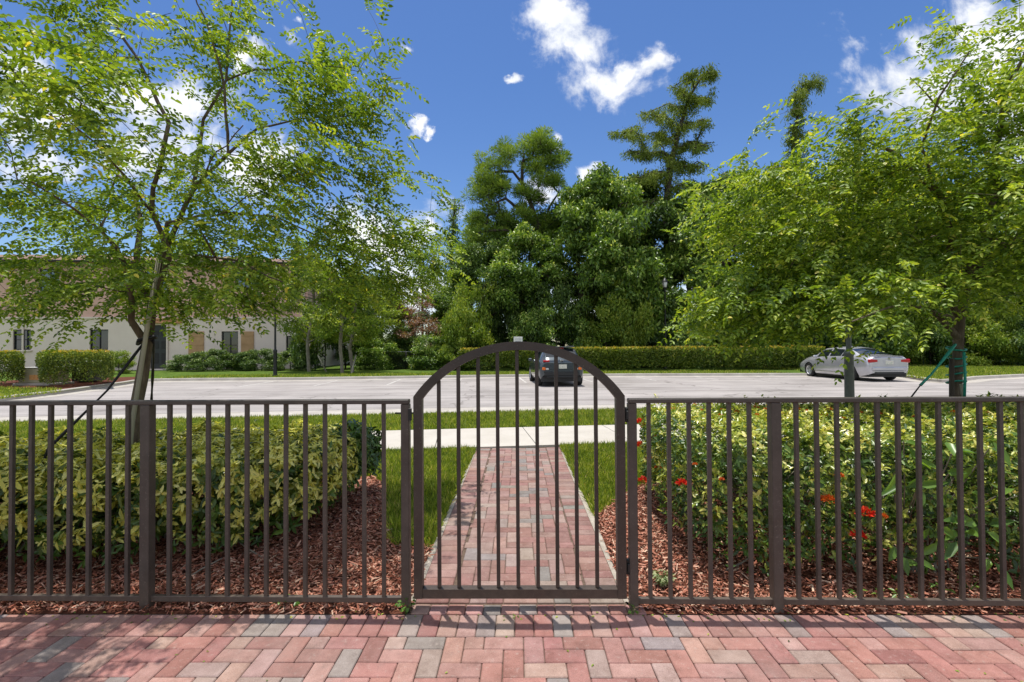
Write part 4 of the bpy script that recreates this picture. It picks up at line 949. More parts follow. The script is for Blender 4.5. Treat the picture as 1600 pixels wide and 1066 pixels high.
cy = [[Vector((V3(1240, 560, 37).x, 37, .1)), V3(1238, 400, 37), V3(1236, 300, 37), V3(1240, 220, 37), V3(1250, 160, 37), V3(1262, 132, 37)]]
T = [V3(1240+random.gauss(0, 9)+(260-y_)*.08 if y_ < 260 else 1240+random.gauss(0, 14), y_, 37+random.gauss(0, .7)) for y_ in np.linspace(128, 420, 46)]+[V3(1262+random.uniform(-22, 20), 130+random.uniform(-6, 12), 37) for _ in range(10)]+[V3(1237+random.gauss(0, 6), 180+random.uniform(-10, 60), 37) for _ in range(8)]
needle_tree('cypress_tree', 'narrow ragged cypress poking above the right tree', cy, T, M['darkbark'], M['cypress'], 150, .28, .06, .2, 'layer')
cy = [[Vector((V3(704, 560, 44).x, 44, .1)), V3(705, 450, 44), V3(707, 380, 44), V3(711, 312, 44)]]
T = [V3(708+random.gauss(0, 5), y_, 44+random.gauss(0, .4)) for y_ in np.linspace(312, 430, 26)]+[V3(700+random.uniform(-28, 10), random.uniform(360, 450), 44+random.gauss(0, .6)) for _ in range(12)]
needle_tree('cypress_tree', 'thin dark spire shaped tree left of the pine', cy, T, M['darkbark'], M['pine'], 110, .26, .08, .16, 'layer')
for (px, top, Yd, sp_, lab) in ((660, 395, 46, 22, 'thin open pine left of the spire shaped tree'), (735, 340, 40, 18, 'small pine close to the left of the tall pine')):
    cy = [[Vector((V3(px, 560, Yd).x, Yd, .1)), V3(px, 470, Yd), V3(px+2, top, Yd)]]
    T = [V3(px+random.uniform(-sp_, sp_), random.uniform(top, top+75), Yd+random.gauss(0, .8)) for _ in range(34)]
    needle_tree('pine_tree', lab, cy, T, M['darkbark'], M['pine'], 110, .26, .08, .13, 'puff')
for (px_, Y_, sc_, lb) in ((507, 31.5, (1.0, 1.5), 'tall dark shrub filling the corner right of the townhouse'), (540, 33, (1.2, 1.9), 'tall dark shrub behind the two staked young trees')):
    make_tree('shrub', lb, 'shrub', (at(px_, 570, Y_).x, Y_, .1), ug[0], None, sc_, px_*.1)
# foundation shrubs along the cream wall
for i in range(8):
    px = 292+i*22; Yb = 30.4
    make_tree('foundation_shrub', 'dark green shrub in the row under the shuttered windows', 'shrub', (at(px, 570, Yb).x, Yb+i*.1, .1), ug[0], None, (.52, .36+.05*(i % 3)), i*1.3, 'dark shrubs along the cream wall')
# =================================================================== BUILDING
M['cream'] = plain('cream_stucco', [(.3, (.74, .62, .54)), (.7, (.80, .68, .60))], 1.2, .9, .3, 70, spec=.1)
M['pink'] = plain('peach_stucco', [(.3, (.66, .40, .33)), (.7, (.72, .46, .38))], 1.2, .9, .3, 70, spec=.1)
M['tan'] = plain('tan_shutter', [(.3, (.42, .25, .12)), (.7, (.52, .32, .16))], 3, .7)
M['orange'] = plain('terracotta_trim', [(.3, (.58, .28, .15)), (.7, (.68, .35, .2))], 3, .8)
M['rooftile'] = plain('barrel_tile', [(.3, (.15, .085, .06)), (.7, (.27, .17, .12))], 9, .8, .9, 14, bdist=.05)
M['glass'] = flat('window_glass', (.02, .028, .035), rough=.06, spec=1.0)
M['glassblue'] = flat('window_glass_sky', (.10, .17, .22), rough=.1, spec=1.0)
M['frame'] = flat('dark_frame', (.02, .018, .018), rough=.5)
M['door'] = flat('dark_door', (.035, .037, .036), rough=.5)
BY = 33.0; A0 = Vector((at(478, 560, BY+.6).x, BY+.9, .1)); 
bd = thing('townhouse', 'two storey townhouse with cream lower and peach upper walls behind the left tree', 'building', A0, math.atan(.10))
# local frame: x runs left (negative) along the facade, y goes away from the viewer
def bx_(px, py=540):
    # facade coordinate where the sight line meets the wall
    d = ray(px, py); o = Vector((0, 0, CAMZ)); nrm = Vector((-math.sin(math.atan(.10)), math.cos(math.atan(.10)), 0))
    t = (A0-o).dot(nrm)/d.dot(nrm); q = o+d*t; L = Matrix.Rotation(-math.atan(.10), 3, 'Z') @ (q-A0); return L.x, q.z-.1
WL = 30
def hz(px, py): return bx_(px, py)[1]
zsplit = hz(300, 498); ztop = hz(450, 412)
def wall_with_holes(name, x0, x1, z0, z1, holes, mat, y=0, th=.2):
    mb = MB(); xs = sorted({x0, x1, *[h[0] for h in holes], *[h[1] for h in holes]}); zs = sorted({z0, z1, *[h[2] for h in holes], *[h[3] for h in holes]})
    for a, b in zip(xs[:-1], xs[1:]):
        for c_, d_ in zip(zs[:-1], zs[1:]):
            mx, mz = (a+b)/2, (c_+d_)/2
            if any(h[0] < mx < h[1] and h[2] < mz < h[3] for h in holes): continue
            mb.add([(a, y, c_), (b, y, c_), (b, y, d_), (a, y, d_)], [(0, 1, 2, 3)])
    for h in holes:
        a, b, c_, d_ = h; v = [(a, y, c_), (b, y, c_), (b, y, d_), (a, y, d_), (a, y+th, c_), (b, y+th, c_), (b, y+th, d_), (a, y+th, d_)]
        mb.add(v, [(0, 4, 5, 1), (1, 5, 6, 2), (2, 6, 7, 3), (3, 7, 4, 0)])
    return mb.build(name, mat, bd)
low = [(bx_(140)[0], bx_(169)[0], hz(150, 547), hz(150, 515)), (bx_(346)[0], bx_(372)[0], hz(360, 561), hz(360, 518)), (bx_(447)[0], bx_(467)[0], hz(455, 557), hz(455, 525)), (bx_(20)[0], bx_(48)[0], hz(30, 547), hz(30, 515)), (bx_(234)[0], bx_(263)[0], .05, hz(250, 508))]
up = [(bx_(366)[0], bx_(398)[0], hz(385, 451), hz(385, 424)), (bx_(225)[0], bx_(262)[0], hz(240, 455), hz(240, 420)), (bx_(60)[0], bx_(92)[0], hz(70, 455), hz(70, 420))]
wall_with_holes('lower_wall', -WL, 0, -.15, zsplit, low, M['cream'])
wall_with_holes('upper_wall', -WL, 0, zsplit+.12, ztop, up, M['pink'])
MB().box((-WL/2, -.03, zsplit+.06), (WL+.1, .12, .12)).build('string_course', M['cream'], bd)
mb = MB(); mb.add([(0, 0, -.15), (0, 12, -.15), (0, 12, zsplit), (0, 0, zsplit)], [(0, 1, 2, 3)]); mb.build('side_wall', M['cream'], bd)
mb = MB(); mb.add([(0, 0, zsplit), (0, 12, zsplit), (0, 12, ztop), (0, 0, ztop)], [(0, 1, 2, 3)]); mb.build('side_wall', M['pink'], bd)
mb = MB(); mb.add([(-WL-.5, -.6, ztop), (.6, -.6, ztop), (.6, 12.6, ztop), (-WL-.5, 12.6, ztop), (-WL+5, 6, ztop+1.6), (-6, 6, ztop+1.6)], [(0, 1, 5, 4), (1, 2, 5), (2, 3, 4, 5), (3, 0, 4), (3, 2, 1, 0)]); mb.build('roof', M['rooftile'], bd)
for i, (a, b, c_, d_) in enumerate(low[:4]+up):
    w = MB(); t_ = .06; yy = .12
    w.box(((a+b)/2, yy, c_+t_/2), (b-a, .08, t_)).box(((a+b)/2, yy, d_-t_/2), (b-a, .08, t_)).box((a+t_/2, yy, (c_+d_)/2), (t_, .078, d_-c_-2*t_)).box((b-t_/2, yy, (c_+d_)/2), (t_, .078, d_-c_-2*t_)).box(((a+b)/2, yy, (c_+d_)/2), (t_*.8, .06, d_-c_-2*t_))
    if i >= 1: w.box(((a+b)/2, yy+.002, (c_+d_)/2), (b-a-2*t_, .05, t_*.7))
    fr = w.build('window', M['frame'], bd)
    g = MB().add([(a, yy+.02, c_), (b, yy+.02, c_), (b, yy+.02, d_), (a, yy+.02, d_)], [(0, 1, 2, 3)]).build('pane', M['glassblue'] if i >= 4 else M['glass'], fr)
a, b, c_, d_ = low[4]
dr = MB().box(((a+b)/2, .14, (c_+d_)/2), (b-a, .06, d_-c_)).build('door', M['door'], bd)
pn = MB()
for ix in (-1, 1):
    for (z_, hh) in ((.25, .3), (.55, .22), (.82, .14)): pn.box(((a+b)/2+ix*(b-a)*.22, .105, c_+(d_-c_)*z_), ((b-a)*.30, .02, (d_-c_)*hh*.8), bev=.008)
pn.build('door_panels', M['frame'], dr)
MB().box(((a+b)/2, -.25, .02), (b-a+.6, .9, .14)).build('doorstep', M['cream'], bd)
def shutter(p0, p1, y0, y1):
    xa, xb = bx_(p0)[0], bx_(p1)[0]; za, zb_ = hz((p0+p1)/2, y1), hz((p0+p1)/2, y0)
    m = MB().box(((xa+xb)/2, -.035, (za+zb_)/2), (xb-xa, .05, zb_-za), bev=.01)
    for q in (.2, .5, .83): m.box(((xa+xb)/2, -.07, za+(zb_-za)*q), (xb-xa-.06, .02, .07))
    m.build('shutter', M['tan'], bd)
shutter(295, 319, 518, 560); shutter(377, 397, 518, 558); shutter(399, 414, 424, 452); shutter(345, 363, 424, 452)
for q_ in (-.25, -9.6, -19.0):
    MB().box((q_, -.06, ztop/2), (.11, .09, ztop-.1), bev=.02).build('downspout', M['cream'], bd)
MB().box((-WL/2+.05, -.62, ztop-.06), (WL+1.1, .14, .14), bev=.03).build('gutter', M['frame'], bd)
for (a, b, c_, d_) in low[:4]+up:
    MB().box(((a+b)/2, -.05, c_-.06), (b-a+.2, .14, .10), bev=.015).build('sill', M['cream'], bd)
xa = bx_(228)[0]; xb = bx_(284)[0]; zt_ = hz(255, 503)
MB().box(((xa+xb)/2, -.12, zt_), (xb-xa, .3, .22), bev=.03).box(((xa+xb)/2, -.16, zt_+.18), (xb-xa+.2, .4, .12), bev=.02).build('door_canopy', M['orange'], bd)
xa, za = bx_(171, 553); MB().box((xa, -.03, za), (.55, .06, .22), bev=.01).box((xa, -.065, za), (.45, .02, .12)).build('vent', M['tan'], bd)
xa, za = bx_(181, 569.5); 
M['blue'] = flat('blue_plastic', (.02, .07, .42), rough=.4)
mb = MB().box((xa, -.25, za), (.42, .16, .2), bev=.03).box((xa, -.1, za+.02), (.1, .2, .05))
mb.box((xa, -.25, za/2-.05), (.07, .07, za-.1)); o = mb.build('hose_box', M['blue']); 
o.matrix_world = bd.matrix_world if False else Matrix.Translation(A0) @ Matrix.Rotation(math.atan(.10), 4, 'Z'); tag(o, 'small blue box on a post against the cream wall', 'box')
# utility box
M['boxcream'] = plain('cabinet_beige', [(.3, (.36, .33, .22)), (.6, (.46, .42, .28)), (.75, (.36, .27, .14))], 2.2, .6, .1)
M['boxtop'] = flat('cabinet_top', (.55, .55, .53), rough=.5)
M['sticker'] = plain('orange_sticker', [(.4, (.62, .24, .06)), (.6, (.72, .40, .16))], 14, .6)
g = G(49, 603, .12); sc_ = g.y/FPX
ub = thing('utility_box', 'beige utility cabinet with an orange label between the clipped hedges', 'utility box', (g.x, g.y+.5, .12))
MB().box((0, 0, .05), (1.5, 1.1, .1), bev=.02).build('plinth', M['concrete'], ub)
MB().box((0, 0, .40), (1.22, .9, .6), bev=.03).build('cabinet', M['boxcream'], ub)
MB().box((0, 0, .715), (1.28, .96, .03), bev=.01).build('lid', M['boxtop'], ub)
mb = MB().box((.05, -.453, .33), (.36, .006, .2)); mb.build('label_sticker', M['sticker'], ub)
ac = thing('air_conditioner', 'grey air conditioner unit behind the beige utility cabinet', 'air conditioner', (g.x+.25, g.y+2.2, .12))
MB().box((0, 0, .46), (.8, .8, .86), bev=.04).build('casing', flat('ac_grey', (.12, .125, .12), rough=.6), ac)
mb = MB()
for i in range(9): mb.box((0, -.405, .14+.08*i), (.7, .012, .025))
mb.build('louvres', M['frame'], ac)
MB().box((0, 0, .90), (.84, .84, .03), bev=.01).build('top_cover', M['boxtop'], ac)
# =================================================================== STREET LAMPS
M['lampglass'] = flat('frosted_glass', (.62, .62, .60), rough=.35, spec=.6)
def lamp(loc, label, mat):
    t = thing('street_lamp', label, 'street lamp', loc, 0, 'street lamps round the car park')
    MB().lathe([(0, 0), (.16, 0), (.16, .05), (.105, .10), (.095, .14), (.088, 1.28), (.098, 1.30), (.098, 1.36), (.06, 1.42), (.0, 1.43)], n=12).build('base', mat, t)
    MB().lathe([(.052, 1.40), (.042, 5.0), (.06, 5.02), (.06, 5.08), (.0, 5.1)], n=10).build('pole', mat, t)
    h = MB().lathe([(0, 5.06), (.07, 5.08), (.12, 5.14), (.14, 5.2), (.13, 5.21)], n=8)
    for k in range(4):
        w = PI/4+k*PI/2; h.tube([(.125*math.cos(w), .125*math.sin(w), 5.18), (.19*math.cos(w), .19*math.sin(w), 5.56)], .012, 5)
    lan = h.build('lantern', mat, t)
    MB().lathe([(.0, 5.18), (.11, 5.19), (.175, 5.55), (.0, 5.56)], n=8).build('glass', M['lampglass'], lan)
    MB().lathe([(.23, 5.55), (.21, 5.6), (.10, 5.74), (.04, 5.80), (.02, 5.88), (.0, 5.9)], n=8).build('cap', mat, lan)
    return t
lamp((at(460, 585, 26.2).x, G(460, 588.5, .1).y, .1), 'black street lamp on the far lawn in front of the townhouse corner', M['blackmetal'])
lamp((at(1040, 540, 30).x, 30, .1), 'slim black street lamp with white lantern behind the long clipped hedge', M['blackmetal'])
lamp((at(1327, 600, 10.4).x, 10.4, 0), 'grey green lamp post rising into the right tree beside the flowering hedge', M['greenmetal'])
# parking sign
M['white'] = flat('sign_white', (.72, .72, .70), rough=.4)
sg = thing('parking_sign', 'small white sign on a thin post behind the top of the gate', 'sign', (at(809.5, 530, 26.6).x, 26.6, .1))
MB().box((0, 0, .95), (.05, .03, 1.94)).build('post', M['greenmetal'], sg)
MB().box((0, -.025, 1.83), (.50, .012, .42), bev=.003).build('panel', M['white'], sg)
mb = MB()
for i, z in enumerate((1.93, 1.86, 1.78)): mb.box((0, -.033, z), ((.36, .4, .3)[i], .003, .02))
mb.build('marking', flat('sign_grey', (.35, .36, .38)), sg)
# chain-link fence
cf = thing('chain_link_fence', 'black chain link fence at the end of the far lawn left of the long hedge', 'fence', (at(585, 570, 31).x, 31, .1), .1)
FLn = 6.2
for i in range(4): MB().tube([(i*FLn/3, 0, -.05), (i*FLn/3, 0, 1.22)], .03, 8).build('post', M['blackmetal'], cf)
MB().tube([(0, 0, 1.2), (FLn, 0, 1.2)], .022, 8).build('top_rail', flat('grey_rail', (.20, .21, .21), rough=.4), cf)
mb = MB(); s0 = .11; k = -1.2
while k < FLn:
    for sg_ in (1, -1):
        a, b = k, k+1.15
        p0 = (a, 0) if sg_ > 0 else (a, 1.15); p1 = (b, 1.15) if sg_ > 0 else (b, 0)
        t0 = max(0, -a/1.15); t1 = min(1, (FLn-a)/1.15)
        if t1 <= t0: continue
        q0 = (a+1.15*t0, p0[1]+(p1[1]-p0[1])*t0); q1 = (a+1.15*t1, p0[1]+(p1[1]-p0[1])*t1)
        mb.tube([(q0[0], .004*sg_, .03+q0[1]), (q1[0], .004*sg_, .03+q1[1])], .005, 3, cap=False)
    k += s0
mb.build('wire_mesh', M['blackmetal'], cf)
# =================================================================== CARS
def smooth1(xs, ys, x):
    """monotone-ish cubic through the profile points"""
    xs = np.array(xs, float); ys = np.array(ys, float); m = np.gradient(ys, xs); dl = np.diff(ys)/np.diff(xs)
    for i in range(1, len(xs)-1):
        m[i] = 0 if dl[i-1]*dl[i] <= 0 else 2/(1/dl[i-1]+1/dl[i])
    m[0] = dl[0]; m[-1] = dl[-1]
    i = np.clip(np.searchsorted(xs, x)-1, 0, len(xs)-2); h = xs[i+1]-xs[i]; t = (x-xs[i])/h
    return (2*t**3-3*t**2+1)*ys[i]+(t**3-2*t**2+t)*h*m[i]+(-2*t**3+3*t**2)*ys[i+1]+(t**3-t**2)*h*m[i+1]
def m_carpaint(name, c, rough=.25):
    m, nt = newmat(name); b = N(nt, 'ShaderNodeBsdfPrincipled', i_Roughness=rough, i_Metallic=.45); b.inputs['Coat Weight'].default_value = .8; b.inputs['Coat Roughness'].default_value = .06
    v = objvec(nt); col = ramp(nt, noise(nt, 2.2, 4, .6, v), [(.3, tuple(x*.85 for x in c)), (.7, c)])
    nt.links.new(col, b.inputs[0]); o = N(nt, 'ShaderNodeOutputMaterial'); nt.links.new(b.outputs[0], o.inputs[0]); return m
M['tyre'] = flat('tyre_rubber', (.018, .018, .018), rough=.8)
M['rim'] = flat('alloy', (.55, .55, .56), rough=.3, metal=.7)
M['redlens'] = flat('red_lens', (.42, .008, .015), rough=.12, spec=.8, coat=.6)
M['amber'] = flat('amber_lens', (.75, .16, .02), rough=.15, spec=.8)
M['clear'] = flat('clear_lens', (.6, .6, .58), rough=.15, spec=.8)
M['blackplastic'] = flat('black_plastic', (.02, .021, .022), rough=.55)
M['chrome'] = flat('chrome', (.6, .6, .62), rough=.12, metal=1)
M['carglass'] = flat('car_glass', (.012, .016, .02), rough=.04, spec=1.0)
M['plate'] = plain('plate_white', [(.45, (.62, .60, .52)), (.6, (.42, .48, .40))], 16, .4)
def car(spec):
    t = thing(spec['name'], spec['label'], spec['cat'], spec['loc'], spec['rz'])
    Lc = spec['L']; W = spec['W']/2; wr = spec['wr']; axles = spec['axles']
    ys = np.unique(np.concatenate([np.array([0, .012, .03, .06, .10]), np.linspace(.14, Lc-.14, 96), np.array([Lc-.1, Lc-.05, Lc-.02, Lc])]))
    top = lambda y: smooth1(*zip(*spec['top']), y); belt = lambda y: np.minimum(smooth1(*zip(*spec['belt']), y), top(y)-.03)
    wid = lambda y: smooth1(*zip(*spec['wid']), y)*W; roofw = lambda y: smooth1(*zip(*spec['roofw']), y)*W
    bot = lambda y: smooth1(*zip(*spec['bot']), y)
    NS = 23; Gd = np.zeros((len(ys), NS, 3))
    for i, y in enumerate(ys):
        zt, zb_, w, rw, z0 = float(top(y)), float(belt(y)), float(wid(y)), float(roofw(y)), float(bot(y))
        za = z0
        for ya in axles:
            dd = (wr+.045)**2-(y-ya)**2
            if dd > 0: za = max(za, wr+math.sqrt(dd))
        za = min(za, zb_-.08)
        tucked = w*.93
        cp = []
        for s in np.linspace(0, 1, 10):       # lower body side
            z = za+(zb_-za)*s; bulge = 1-.07*abs((z-(z0+(zb_-z0)*.55))/max(.1, (zb_-z0)*.55))**2.2
            if z-z0 < .06: bulge -= .02*(1-(z-z0)/.06)
            cr_ = .008*math.exp(-((z-(zb_-.10))/.03)**2)
            cp.append((w*bulge+cr_, z))
        wb = cp[-1][0]; gh = max(zt-zb_, .03)
        for s in np.linspace(0, 1, 8)[1:]:    # greenhouse side
            cp.append((wb-.012+(min(rw, wb)-wb+.012)*s**1.15, zb_+gh*.90*s))
        e = cp[-1]
        for s in (.25, .5, .7, .85, .95, 1.0):
            cp.append((e[0]*(1-s), e[1]+gh*.10*math.sin(s*PI/2)+(.012 if s > 0 else 0)*s))
        for j, (a, b) in enumerate(cp): Gd[i, j] = (a, y, b)
    # round ends in plan
    for i, y in enumerate(ys):
        pass
    nS = Gd.shape[1]
    gl0, gl1 = 9, 15
    def patch(rows, cols, off, name, mat, both=True, smooth=True, par=None):
        mb = MB()
        for sx in ((1, -1) if both else (1,)):
            vs = []; 
            sub = Gd[rows[0]:rows[1]+1, cols[0]:cols[1]+1]
            R_, K_ = sub.shape[:2]
            nr = np.zeros_like(sub)
            du = np.gradient(sub, axis=0); dv = np.gradient(sub, axis=1); nr = np.cross(dv, du); nr = -nr/np.maximum(np.linalg.norm(nr, axis=2, keepdims=True), 1e-9)
            if (nr[..., 0].mean() < 0): nr = -nr
            for a in range(R_):
                for b in range(K_):
                    p = sub[a, b]+nr[a, b]*off*np.array([1, 1, 1]); 
                    vs.append((sx*p[0], p[1], p[2]))
            fs = [(a*K_+b, a*K_+b+1, (a+1)*K_+b+1, (a+1)*K_+b) for a in range(R_-1) for b in range(K_-1)]
            if sx < 0: fs = [f[::-1] for f in fs]
            mb.add(vs, fs, smooth)
        return mb.build(name, mat, par or t)
    iy = lambda y: int(np.argmin(abs(ys-y)))
    # body with both end caps
    mb = MB()
    for sx in (1, -1):
        vs = [(sx*p[0], p[1], p[2]) for row in Gd for p in row]; K_ = nS
        fs = [(a*K_+b, a*K_+b+1, (a+1)*K_+b+1, (a+1)*K_+b) for a in range(len(ys)-1) for b in range(K_-1)]
        if sx < 0: fs = [f[::-1] for f in fs]
        mb.add(vs, fs, True)
    for i in (0, len(ys)-1):
        row = Gd[i]; ring = [(p[0], p[1], p[2]) for p in row]+[(-p[0], p[1], p[2]) for p in row[::-1][1:]]
        mb.add(ring, [tuple(range(len(ring)))])
    mb.build('body', spec['paint'], t)
    MB().box((0, Lc/2, .30), (2*W*.86, Lc-.25, .22)).build('underbody', M['blackplastic'], t)
    # wheel wells
    for (s0, s1) in spec['sidewin']:
        patch((iy(s0), iy(s1)), (gl0+1, gl1), .004, 'side_window', M['carglass'])
    r0, r1 = spec['rearwin']; patch((iy(r0), iy(r1)), (gl1+1, nS-1), .004, 'rear_window', M['carglass'])
    r0, r1 = spec['windscreen']; patch((iy(r0), iy(r1)), (gl1+1, nS-1), .004, 'windscreen', M['carglass'])
    # wheels
    for ya in axles:
        for sx in (-1, 1):
            w = thing('wheel', None, None, (sx*(W-.11), ya, wr)); w.parent = t
            for kk in ('label', 'category'):
                if kk in w: del w[kk]
            Mr = Matrix.Rotation(PI/2*sx, 4, 'Y')
            MB().lathe([(wr*.66, -.1), (wr*.93, -.105), (wr, -.07), (wr, .07), (wr*.93, .105), (wr*.66, .1), (wr*.64, .06)], n=28, M=Mr).build('tyre', M['tyre'], w)
            rm = MB().lathe([(wr*.66, .095), (wr*.60, .075), (wr*.58, .0), (0, .0)], n=28, M=Mr)
            for k in range(5):
                a = 2*PI*k/5
                rm.box((0, 0, 0), (wr*.56, .055, .03), M=Mr @ Matrix.Rotation(a, 4, 'Z') @ Matrix.Translation((wr*.30, 0, .06)))
            rm.lathe([(0, .085), (.05, .083), (.06, .05)], n=10, M=Mr)
            rm.build('rim', M['rim'], w)
    for nm, mat, parts in spec['bits']:
        for p in parts:
            m = MB().box(p[0], p[1], rz=p[2] if len(p) > 2 else 0, bev=min(p[1])*.3); m.build(nm, mat, t)
    for nm, mat, pts, r in spec.get('tubes', []): MB().tube(pts, r, 8).build(nm, mat, t)
    return t
navy = m_carpaint('grey_blue_paint', (.055, .072, .085)); silver = m_carpaint('silver_paint', (.56, .56, .60), .22)
Ls = 4.17
suv = car(dict(name='parked_car', label='dark blue grey compact suv parked nose in facing the long hedge behind the gate', cat='car', loc=(G(880, 606).x, G(880, 604.5).y, 0), rz=R(4.5), L=Ls, W=1.80, wr=.335, axles=(.72, 3.32), paint=navy,
 top=[(0, .92), (.04, 1.0), (.10, 1.06), (.22, 1.18), (.45, 1.42), (.62, 1.50), (1.3, 1.55), (2.2, 1.53), (2.6, 1.44), (3.15, 1.08), (3.5, 1.0), (3.95, .9), (4.12, .78), (Ls, .62)],
 belt=[(0, .88), (.3, 1.02), (1.0, .98), (3.0, .92), (3.6, .88), (Ls, .6)],
 wid=[(0, .80), (.02, .87), (.06, .92), (.14, .955), (.35, .985), (.8, 1.0), (3.3, 1.0), (3.8, .96), (4.05, .86), (Ls, .70)],
 roofw=[(0, .66), (.3, .66), (.7, .68), (1.5, .70), (2.6, .67), (3.1, .76), (3.7, .74), (Ls, .6)],
 bot=[(0, .46), (.05, .40), (.2, .30), (.5, .22), (3.7, .22), (4.0, .3), (Ls, .36)],
 sidewin=[(.75, 1.15), (1.22, 1.95), (2.02, 2.75)], rearwin=(.20, .50), windscreen=(2.62, 3.12),
 bits=[('tail_light', M['redlens'], [((-.60, .03, .99), (.26, .07, .075)), ((.60, .03, .99), (.26, .07, .075))]),
  ('indicator', M['amber'], [((-.70, -.012, .70), (.13, .05, .10)), ((.70, -.012, .70), (.13, .05, .10))]),
  ('reversing_light', M['clear'], [((-.57, -.012, .69), (.11, .045, .07)), ((.57, -.012, .69), (.11, .045, .07))]),
  ('rear_bumper', M['blackplastic'], [((0, .0, .50), (1.36, .09, .17)), ((0, -.012, .385), (1.2, .08, .08))]),
  ('tailgate_panel', navy, [((0, -.006, .80), (1.02, .03, .26))]),
  ('number_plate', M['plate'], [((.03, -.034, .775), (.31, .014, .155))]),
  ('emblem', M['chrome'], [((0, .012, 1.0), (.12, .03, .06))]),
  ('rear_spoiler', navy, [((0, .52, 1.53), (1.15, .24, .03))]),
  ('high_brake_light', M['redlens'], [((0, .42, 1.485), (.3, .03, .025))]),
  ('side_mirror', navy, [((-.94, 2.72, .99), (.16, .10, .12)), ((.94, 2.72, .99), (.16, .10, .12))]),
  ('roof_rail', M['blackplastic'], [((-.60, 1.5, 1.565), (.03, 1.6, .03)), ((.60, 1.5, 1.565), (.03, 1.6, .03))])]))
Lp = 4.87
g = G(1348, 596.5)
sed = car(dict(name='parked_car', label='silver white sedan parked nose in at the right end of the long hedge', cat='car', loc=(g.x+1.0, g.y-.15, 0), rz=R(1.0), L=Lp, W=1.84, wr=.335, axles=(1.0, 3.83), paint=silver,
 top=[(0, .98), (.03, 1.02), (.10, 1.05), (.55, 1.09), (.75, 1.13), (1.15, 1.30), (1.55, 1.425), (2.2, 1.48), (2.9, 1.44), (3.3, 1.28), (3.75, 1.02), (4.2, .96), (4.6, .86), (4.8, .74), (Lp, .6)],
 belt=[(0, .90), (.5, 1.0), (1.5, .99), (3.3, .93), (3.8, .9), (Lp, .58)],
 wid=[(0, .80), (.02, .87), (.06, .92), (.15, .955), (.45, .985), (1.0, 1.0), (3.8, 1.0), (4.4, .96), (4.7, .88), (Lp, .72)],
 roofw=[(0, .72), (.5, .74), (.8, .66), (1.5, .60), (2.6, .61), (3.3, .66), (3.8, .76), (Lp, .6)],
 bot=[(0, .36), (.05, .32), (.3, .25), (.7, .2), (4.3, .2), (4.6, .24), (Lp, .3)],
 sidewin=[(1.45, 1.62), (1.70, 2.42), (2.50, 3.3)], rearwin=(.72, 1.40), windscreen=(2.98, 3.68),
 bits=[('tail_light', M['redlens'], [((-.64, .035, .87), (.46, .10, .15), .10), ((.64, .035, .87), (.46, .10, .15), -.10)]),
  ('number_plate', M['plate'], [((0, -.014, .80), (.32, .014, .155))]),
  ('plate_recess', silver, [((0, -.004, .80), (.46, .012, .2))]),
  ('rear_bumper', silver, [((0, -.01, .54), (1.46, .09, .15))]),
  ('bumper_trim', M['chrome'], [((0, -.052, .45), (1.36, .012, .018))]),
  ('diffuser', M['blackplastic'], [((0, .01, .35), (1.25, .08, .11))]),
  ('emblem', M['chrome'], [((0, .0, .97), (.10, .03, .10))]),
  ('boot_lip', silver, [((0, .05, 1.055), (1.2, .07, .02))]),
  ('side_mirror', silver, [((-1.0, 3.2, 1.0), (.2, .12, .13)), ((1.0, 3.2, 1.0), (.2, .12, .13))]),
  ('side_trim', M['chrome'], [((-.925, 2.4, .33), (.012, 2.2, .02)), ((.925, 2.4, .33), (.012, 2.2, .02))])]))
# =================================================================== SKY AND SUN
SUN = Vector((-.072, .125, 1.0)).normalized()
el = math.asin(SUN.z); az = math.atan2(SUN.x, SUN.y)
sd = bpy.data.lights.new('sun', 'SUN'); sd.energy = 4.8; sd.angle = R(.53); sd.color = (1.0, .955, .89)
so = bpy.data.objects.new('sun', sd); C.objects.link(so); so.rotation_euler = (-SUN).to_track_quat('-Z', 'Y').to_euler()
w = bpy.data.worlds.new('World'); S.world = w; w.use_nodes = True; nt = w.node_tree; nt.nodes.clear()
sky = N(nt, 'ShaderNodeTexSky', sky_type='NISHITA', sun_disc=False); sky.sun_elevation = el; sky.sun_rotation = az; sky.air_density = 1.0; sky.dust_density = .3; sky.ozone_density = 2.5
tc = nt.nodes.new('ShaderNodeTexCoord'); sep = nt.nodes.new('ShaderNodeSeparateXYZ'); nt.links.new(tc.outputs['Generated'], sep.inputs[0])
def mth(op, a, b=None, c=None, clamp=False):
    n = nt.nodes.new('ShaderNodeMath'); n.operation = op; n.use_clamp = clamp
    for i, v in enumerate((a, b, c)):
        if v is None: continue
        if hasattr(v, 'links'): nt.links.new(v, n.inputs[i])
        else: n.inputs[i].default_value = v
    return n.outputs[0]
ay = mth('MAXIMUM', mth('ABSOLUTE', sep.outputs[1]), .08)
cmb = nt.nodes.new('ShaderNodeCombineXYZ'); nt.links.new(mth('DIVIDE', sep.outputs[0], ay), cmb.inputs[0]); nt.links.new(mth('DIVIDE', sep.outputs[2], ay), cmb.inputs[1])
UV = cmb.outputs[0]
nb = N(nt, 'ShaderNodeTexNoise', i_Scale=8, i_Detail=9, i_Roughness=.62, i_Distortion=.3); nt.links.new(UV, nb.inputs['Vector'])
nw = N(nt, 'ShaderNodeTexNoise', i_Scale=9, i_Detail=7, i_Roughness=.6); nt.links.new(UV, nw.inputs['Vector'])
wv = N(nt, 'ShaderNodeVectorMath', operation='MULTIPLY_ADD'); wv.inputs[1].default_value = (.13, .13, 0); nt.links.new(nw.outputs['Color'], wv.inputs[0])
